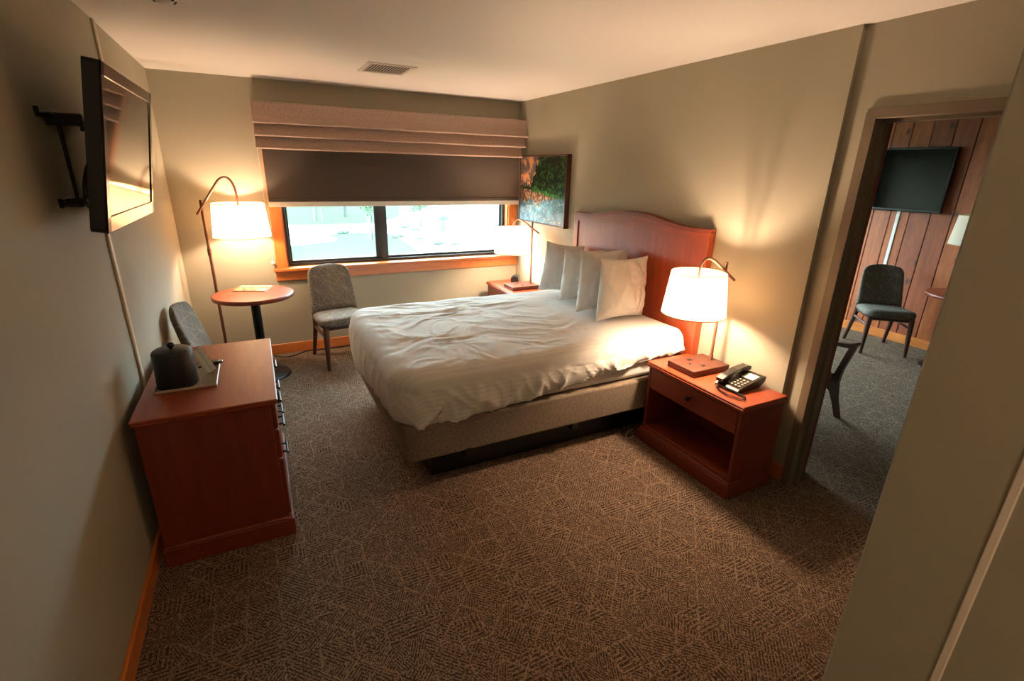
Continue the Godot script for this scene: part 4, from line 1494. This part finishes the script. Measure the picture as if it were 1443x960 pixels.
# ================= next room =================
func build_next_room():
	# pine planks on the end wall
	var pw := base("pine_panelling", Vector3(XP, 0, 0), 0, "vertical knotty pine planks covering the next room's end wall", "panelling")
	var r := RandomNumberGenerator.new()
	r.seed = 4
	var z := 0.0
	while z < 5.2:
		var wd := r.randf_range(0.13, 0.215)
		var st := mb()
		bx(st, Vector3(-0.022, 0.0, z + 0.002), Vector3(-0.002, H - 0.002, z + wd - 0.002), 0.005, 1, Vector2(r.randf() * 3.0, r.randf() * 3.0))
		part(st, "plank", M.plank if r.randf() < 0.6 else M.plank2, pw)
		z += wd
	var st2 := mb()
	bx(st2, Vector3(XP - 0.035, 0, 0), Vector3(XP - 0.02, 0.1, 5.2), 0.004, 2)
	one(st2, "baseboard_next_room", M.pine, "pine baseboard under the plank wall of the next room", "baseboard", "", "structure")
	# television on the planks
	var t := base("television", Vector3(XP - 0.024, 1.755, 1.84), 0, "black flat television on the pine plank wall", "television")
	var st := mb()
	bx(st, Vector3(-0.075, -0.325, -0.57), Vector3(-0.03, 0.325, 0.57), 0.008)
	part(st, "case", M.tv_case, t)
	st = mb()
	bx(st, Vector3(-0.03, -0.15, -0.2), Vector3(0.0, 0.15, 0.2), 0.003)
	part(st, "wall_bracket", M.black_metal, t)
	st = mb()
	bx(st, Vector3(-0.079, -0.30, -0.55), Vector3(-0.074, 0.305, 0.55), 0.001)
	part(st, "screen", M.screen, t)
	st = mb()
	bx(st, Vector3(XP - 0.034, 0.30, 1.985), Vector3(XP - 0.02, 1.45, 2.02), 0.003, 1)
	one(st, "cable_raceway", M.white_plastic, "white cable cover on the pine planks below the television", "cable cover")
	# window of that room
	var w := base("window_2", Vector3.ZERO, 0, "dark framed window that lights the next room", "window", "", "structure")
	for f in [[3.8, 3.84, 0.5, 2.2], [6.66, 6.7, 0.5, 2.2], [5.21, 5.29, 0.5, 2.2], [3.8, 6.7, 0.5, 0.545], [3.8, 6.7, 2.16, 2.2]]:
		st = mb()
		bx(st, Vector3(f[0], f[2], -0.16), Vector3(f[1], f[3], -0.07), 0.003)
		part(st, "frame_member", M.bronze_frame, w)
	for q in [[3.84, 5.21], [5.29, 6.66]]:
		st = mb()
		bx(st, Vector3(q[0], 0.545, -0.122), Vector3(q[1], 2.16, -0.118))
		part(st, "pane", M.glass, w)
	# furniture like the bedroom's
	var chair: Node3D = null
	for ch in get_children():
		if ch.name == "side_chair": chair = ch
	copy(chair, "side_chair", Vector3(6.47, 0, 2.355), -0.73, "grey side chair against the pine plank wall in the next room")
	var tb := make_round_table("small round table with black pedestal in the next room")
	tb.position = Vector3(6.50, 0, 2.98)
	var fl := make_floor_lamp(false, "unlit lamp with white drum shade by the plank wall in the next room")
	fl.position = Vector3(6.82, 0, 3.10)
	fl.rotation.y = PI * 0.62
	# wooden lounge chair, facing +z
	var a := base("lounge_chair", Vector3(4.15, 0, 2.85), 0, "dark wooden armchair with open curved arm just through the doorway", "armchair")
	for s in [-1.0, 1.0]:
		st = mb()
		var xf := Transform3D(Basis(Vector3(0, 0, 1), Vector3(0, 1, 0), Vector3(-1, 0, 0)), Vector3(s * 0.30, 0, 0))
		# side frame outline (z, y): armrest with a bevelled nose, raked front post and curved front leg
		prism(st, PackedVector2Array([Vector2(-0.40, 0.52), Vector2(0.29, 0.595), Vector2(0.335, 0.617), Vector2(0.345, 0.605), Vector2(0.335, 0.585), Vector2(0.30, 0.565), Vector2(-0.40, 0.49)]), -0.028, 0.028, xf)
		part(st, "armrest", M.walnut, a)
		st = mb()
		prism(st, PackedVector2Array([Vector2(0.295, 0.58), Vector2(0.340, 0.60), Vector2(0.315, 0.50), Vector2(0.285, 0.38), Vector2(0.275, 0.27), Vector2(0.295, 0.15), Vector2(0.345, 0.0), Vector2(0.31, 0.0), Vector2(0.262, 0.12), Vector2(0.225, 0.19), Vector2(0.15, 0.235), Vector2(-0.20, 0.235), Vector2(-0.20, 0.275), Vector2(0.15, 0.285), Vector2(0.235, 0.34)]), -0.016, 0.016, xf)
		part(st, "front_leg", M.walnut, a)
		st = mb()
		prism(st, PackedVector2Array([Vector2(-0.20, 0.275), Vector2(-0.20, 0.235), Vector2(-0.38, 0.0), Vector2(-0.42, 0.0), Vector2(-0.33, 0.25), Vector2(-0.42, 0.80), Vector2(-0.38, 0.80), Vector2(-0.28, 0.275)]), -0.016, 0.016, xf)
		part(st, "rear_leg", M.walnut, a)
	st = mb()
	bx(st, Vector3(-0.275, 0.26, -0.26), Vector3(0.275, 0.38, 0.24), 0.03)
	part(st, "seat_cushion", M.box_fabric, a)
	st = mb()
	bx(st, Vector3(-0.275, 0.0, -0.06), Vector3(0.275, 0.48, 0.06), 0.03, 0, Vector2.ZERO, Transform3D(Basis(Vector3(1, 0, 0), -0.2), Vector3(0, 0.37, -0.28)))
	part(st, "back_cushion", M.box_fabric, a)

# ================= outside =================
func patch(poly: PackedVector2Array, y: float, th: float) -> SurfaceTool:
	var st := mb()
	# outline in (x, z), laid flat
	prism(st, poly, y - th, y, Transform3D(Basis(Vector3(1, 0, 0), Vector3(0, 0, 1), Vector3(0, 1, 0)), Vector3.ZERO))
	return st

func build_outside():
	var G := -3.2
	M.grass = fabric(Color(0.118, 0.188, 0.10), 61)
	M.grass.uv1_scale = Vector3(0.5, 0.5, 0.5)
	M.grass.uv1_world_triplanar = true
	M.concrete = mat(Color(0.44, 0.44, 0.44), 0.9)
	M.gravel = fabric(Color(0.29, 0.28, 0.28), 63)
	M.gravel.uv1_world_triplanar = true
	M.mulch = mat(Color(0.17, 0.21, 0.19), 0.95)
	M.stone = fabric(Color(0.20, 0.25, 0.235), 65)
	M.bark = mat(Color(0.15, 0.17, 0.17), 0.95)
	M.leaf = mat(Color(0.17, 0.28, 0.17), 0.8)
	M.post = mat(Color(0.33, 0.36, 0.38), 0.5)
	var st := patch(PackedVector2Array([Vector2(-60, 40), Vector2(120, 40), Vector2(120, -160), Vector2(-60, -160)]), G, 0.3)
	one(st, "lawn", M.grass, "pale green lawn outside below the window", "lawn", "", "structure")
	st = patch(PackedVector2Array([Vector2(-20, -29), Vector2(2.4, -29.8), Vector2(5.3, -31.3), Vector2(5.6, -32.6), Vector2(5.2, -34.2), Vector2(5.6, -35.2), Vector2(7.6, -35.9), Vector2(10.2, -33.4), Vector2(9.0, -22.0), Vector2(11, -17), Vector2(40, -12), Vector2(40, -28), Vector2(20.5, -30.5), Vector2(19.0, -36.0), Vector2(24, -42), Vector2(60, -46), Vector2(60, -70), Vector2(24, -66), Vector2(14.5, -48.5), Vector2(10.4, -42.1), Vector2(4.0, -42.0), Vector2(-20, -56)]), G + 0.03, 0.05)
	one(st, "concrete_path", M.concrete, "bright concrete paths and plaza outside the window", "path", "", "structure")
	st = patch(PackedVector2Array([Vector2(9.1, -22.5), Vector2(9.9, -33.0), Vector2(12.0, -31.8), Vector2(13.4, -29.0), Vector2(13.0, -24.0), Vector2(11.0, -18.0)]), G + 0.05, 0.05)
	one(st, "gravel_bed", M.gravel, "grey gravel bed with rocks beside the plaza outside", "gravel", "", "structure")
	st = patch(PackedVector2Array([Vector2(10.2, -34.8), Vector2(10.9, -40.2), Vector2(14.0, -40.4), Vector2(16.0, -36.0), Vector2(14.0, -33.2)]), G + 0.05, 0.05)
	one(st, "gravel_bed", M.gravel, "grey gravel island with a short post outside", "gravel", "", "structure")
	st = patch(PackedVector2Array([Vector2(4.1, -33.2), Vector2(4.8, -34.3), Vector2(5.3, -32.3)]), G + 0.06, 0.05)
	one(st, "mulch_bed", M.mulch, "small dark wedge-shaped planting bed at the path corner outside", "planting bed", "", "structure")
	# boulders
	var rk := RandomNumberGenerator.new()
	rk.seed = 8
	var spots := [[6.4, -35.6, 0.45, "flat grey boulder on the lawn outside the left pane"], [11.5, -27.6, 0.42, "dark boulder in the gravel bed by the light pole outside"], [12.6, -27.1, 0.33, "second dark boulder in the gravel bed by the light pole outside"], [12.1, -38.1, 0.40, "grey boulder at the far end of the gravel island outside"], [12.3, -35.9, 0.34, "small boulder near the short post outside"], [9.9, -32.0, 0.40, "boulder at the narrow tip of the gravel bed outside"], [11.0, -30.4, 0.30, "small boulder in the middle of the gravel bed outside"]]
	for s in spots:
		st = mb()
		var nz := noise(rk.randi() % 1000, 1.0, 2)
		var pts := []
		var uvs := []
		for i in 17:
			var row := []
			var ur := []
			for j in 9:
				var a := TAU * i / 16.0
				var b := PI * j / 8.0 - PI / 2
				var dv := Vector3(cos(a) * cos(b), sin(b) * 0.42, sin(a) * cos(b))
				if i == 16: dv = Vector3(cos(b), sin(b) * 0.42, 0)
				var k := 1.0 + nz.get_noise_3dv(dv * 1.6) * 0.5
				row.append(dv * s[2] * k)
				ur.append(Vector2(a, b))
			pts.append(row); uvs.append(ur)
		sheet(st, pts, uvs, Vector3.ZERO)
		var b := one(st, "boulder", M.stone, s[3], "boulder", "boulders outside")
		b.position = Vector3(s[0], G + s[2] * 0.2, s[1])
	# trees
	tree(Vector3(8.8, G, -49.0), 7.5, 0.17, 2.6, 5.0, "mature tree with dark trunk on the far lawn outside", false)
	tree(Vector3(5.7, G, -46.0), 3.6, 0.05, 0.7, 2.6, "slim staked sapling on the far lawn outside", true)
	tree(Vector3(7.85, G, -31.3), 3.0, 0.05, 0.75, 2.5, "leafy staked young tree on the near lawn outside", true)
	tree(Vector3(13.7, G, -39.0), 2.6, 0.06, 0.7, 1.8, "small leafy tree on the gravel island outside", false)
	# unseen tree row, added to keep low sky light off the room
	var rt := RandomNumberGenerator.new()
	rt.seed = 21
	for i in 13:
		var hh := rt.randf_range(15.0, 20.0)
		var big := base("added_tree", Vector3(-34.0 + i * 10.6, G, -80.0 + (6.0 if i % 2 == 0 else -6.0)), rt.randf() * 6.0, "unseen dense tree added beyond the lawn to block low sky light", "tree", "added row of unseen trees that blocks low sky light")
		st = mb()
		tube(st, [Vector3.ZERO, Vector3(0.1, hh * 0.35, 0)], 0.4, 10, 0.3)
		part(st, "trunk", M.bark, big)
		var nb := noise(200 + i, 1.0, 3)
		st = mb()
		var pts := []
		var uvs := []
		for a in 21:
			var row := []
			var ur := []
			for b in 13:
				var ang := TAU * (a % 20) / 20.0
				var el := PI * b / 12.0 - PI / 2
				var dv := Vector3(cos(ang) * cos(el), sin(el), sin(ang) * cos(el))
				var k := 1.0 + nb.get_noise_3dv(dv * 2.2) * 0.55
				row.append(Vector3(0, hh * 0.56, 0) + Vector3(dv.x * 4.0, dv.y * hh * 0.46, dv.z * 4.0) * k)
				ur.append(Vector2(ang, el))
			pts.append(row); uvs.append(ur)
		sheet(st, pts, uvs, Vector3(0, hh * 0.56, 0))
		part(st, "crown", M.leaf, big)
	# light pole and short post
	var lp := base("light_pole", Vector3(10.5, G, -25.6), 0, "tall slim grey light pole outside the right pane", "light pole")
	st = mb()
	tube(st, [Vector3(0, 0, 0), Vector3(0, 5.0, 0)], 0.055, 10, 0.04)
	part(st, "pole", M.post, lp)
	st = mb()
	lathe(st, [Vector2(0.0, 5.45), Vector2(0.2, 5.4), Vector2(0.22, 5.3), Vector2(0.1, 5.0), Vector2(0.0, 5.0)], Vector3.ZERO, 14)
	part(st, "lantern_head", M.post, lp)
	var sp := base("signpost", Vector3(14.25, G, -34.3), 0, "short grey-green post with crosspiece outside the right pane", "post")
	st = mb()
	bx(st, Vector3(-0.09, 0, -0.09), Vector3(0.09, 1.35, 0.09), 0.01)
	part(st, "upright", M.stone, sp)
	st = mb()
	bx(st, Vector3(-0.42, 0.95, -0.06), Vector3(0.42, 1.2, 0.06), 0.01)
	part(st, "crosspiece", M.stone, sp)

func tree(at: Vector3, h: float, r: float, crown: float, crown_y: float, label: String, staked: bool):
	var o := base("tree", at, 0, label, "tree", "trees outside the window")
	var st := mb()
	tube(st, [Vector3.ZERO, Vector3(0.03, h * 0.4, 0.02), Vector3(0, h * 0.8, 0)], r, 8, r * 0.5)
	part(st, "trunk", M.bark, o)
	var rt := RandomNumberGenerator.new()
	rt.seed = int(h * 100.0)
	st = mb()
	for k in 260:
		var d := Vector3(rt.randfn(), rt.randfn(), rt.randfn()).normalized() * pow(rt.randf(), 0.4) * crown
		var c := Vector3(0, crown_y, 0) + d * Vector3(1, 1.1, 1)
		var s := crown * 0.13
		var a := Vector3(rt.randfn(), rt.randfn(), rt.randfn()).normalized() * s
		var b := Vector3(rt.randfn(), rt.randfn(), rt.randfn()).normalized() * s
		var n := a.cross(b).normalized()
		tri(st, c - a, c + b, c + a, n, Vector2.ZERO, Vector2.ZERO, Vector2.ZERO)
		tri(st, c - a, c - b, c + a, n, Vector2.ZERO, Vector2.ZERO, Vector2.ZERO)
	var cr := part(st, "crown", M.leaf, o)
	cr.set_meta("kind", "stuff")
	if staked:
		for k in 3:
			var a := TAU * k / 3.0
			st = mb()
			tube(st, [Vector3(cos(a) * 0.45, 0, sin(a) * 0.45), Vector3(cos(a) * 0.40, 1.7, sin(a) * 0.40)], 0.03, 6)
			part(st, "stake", M.post, o)
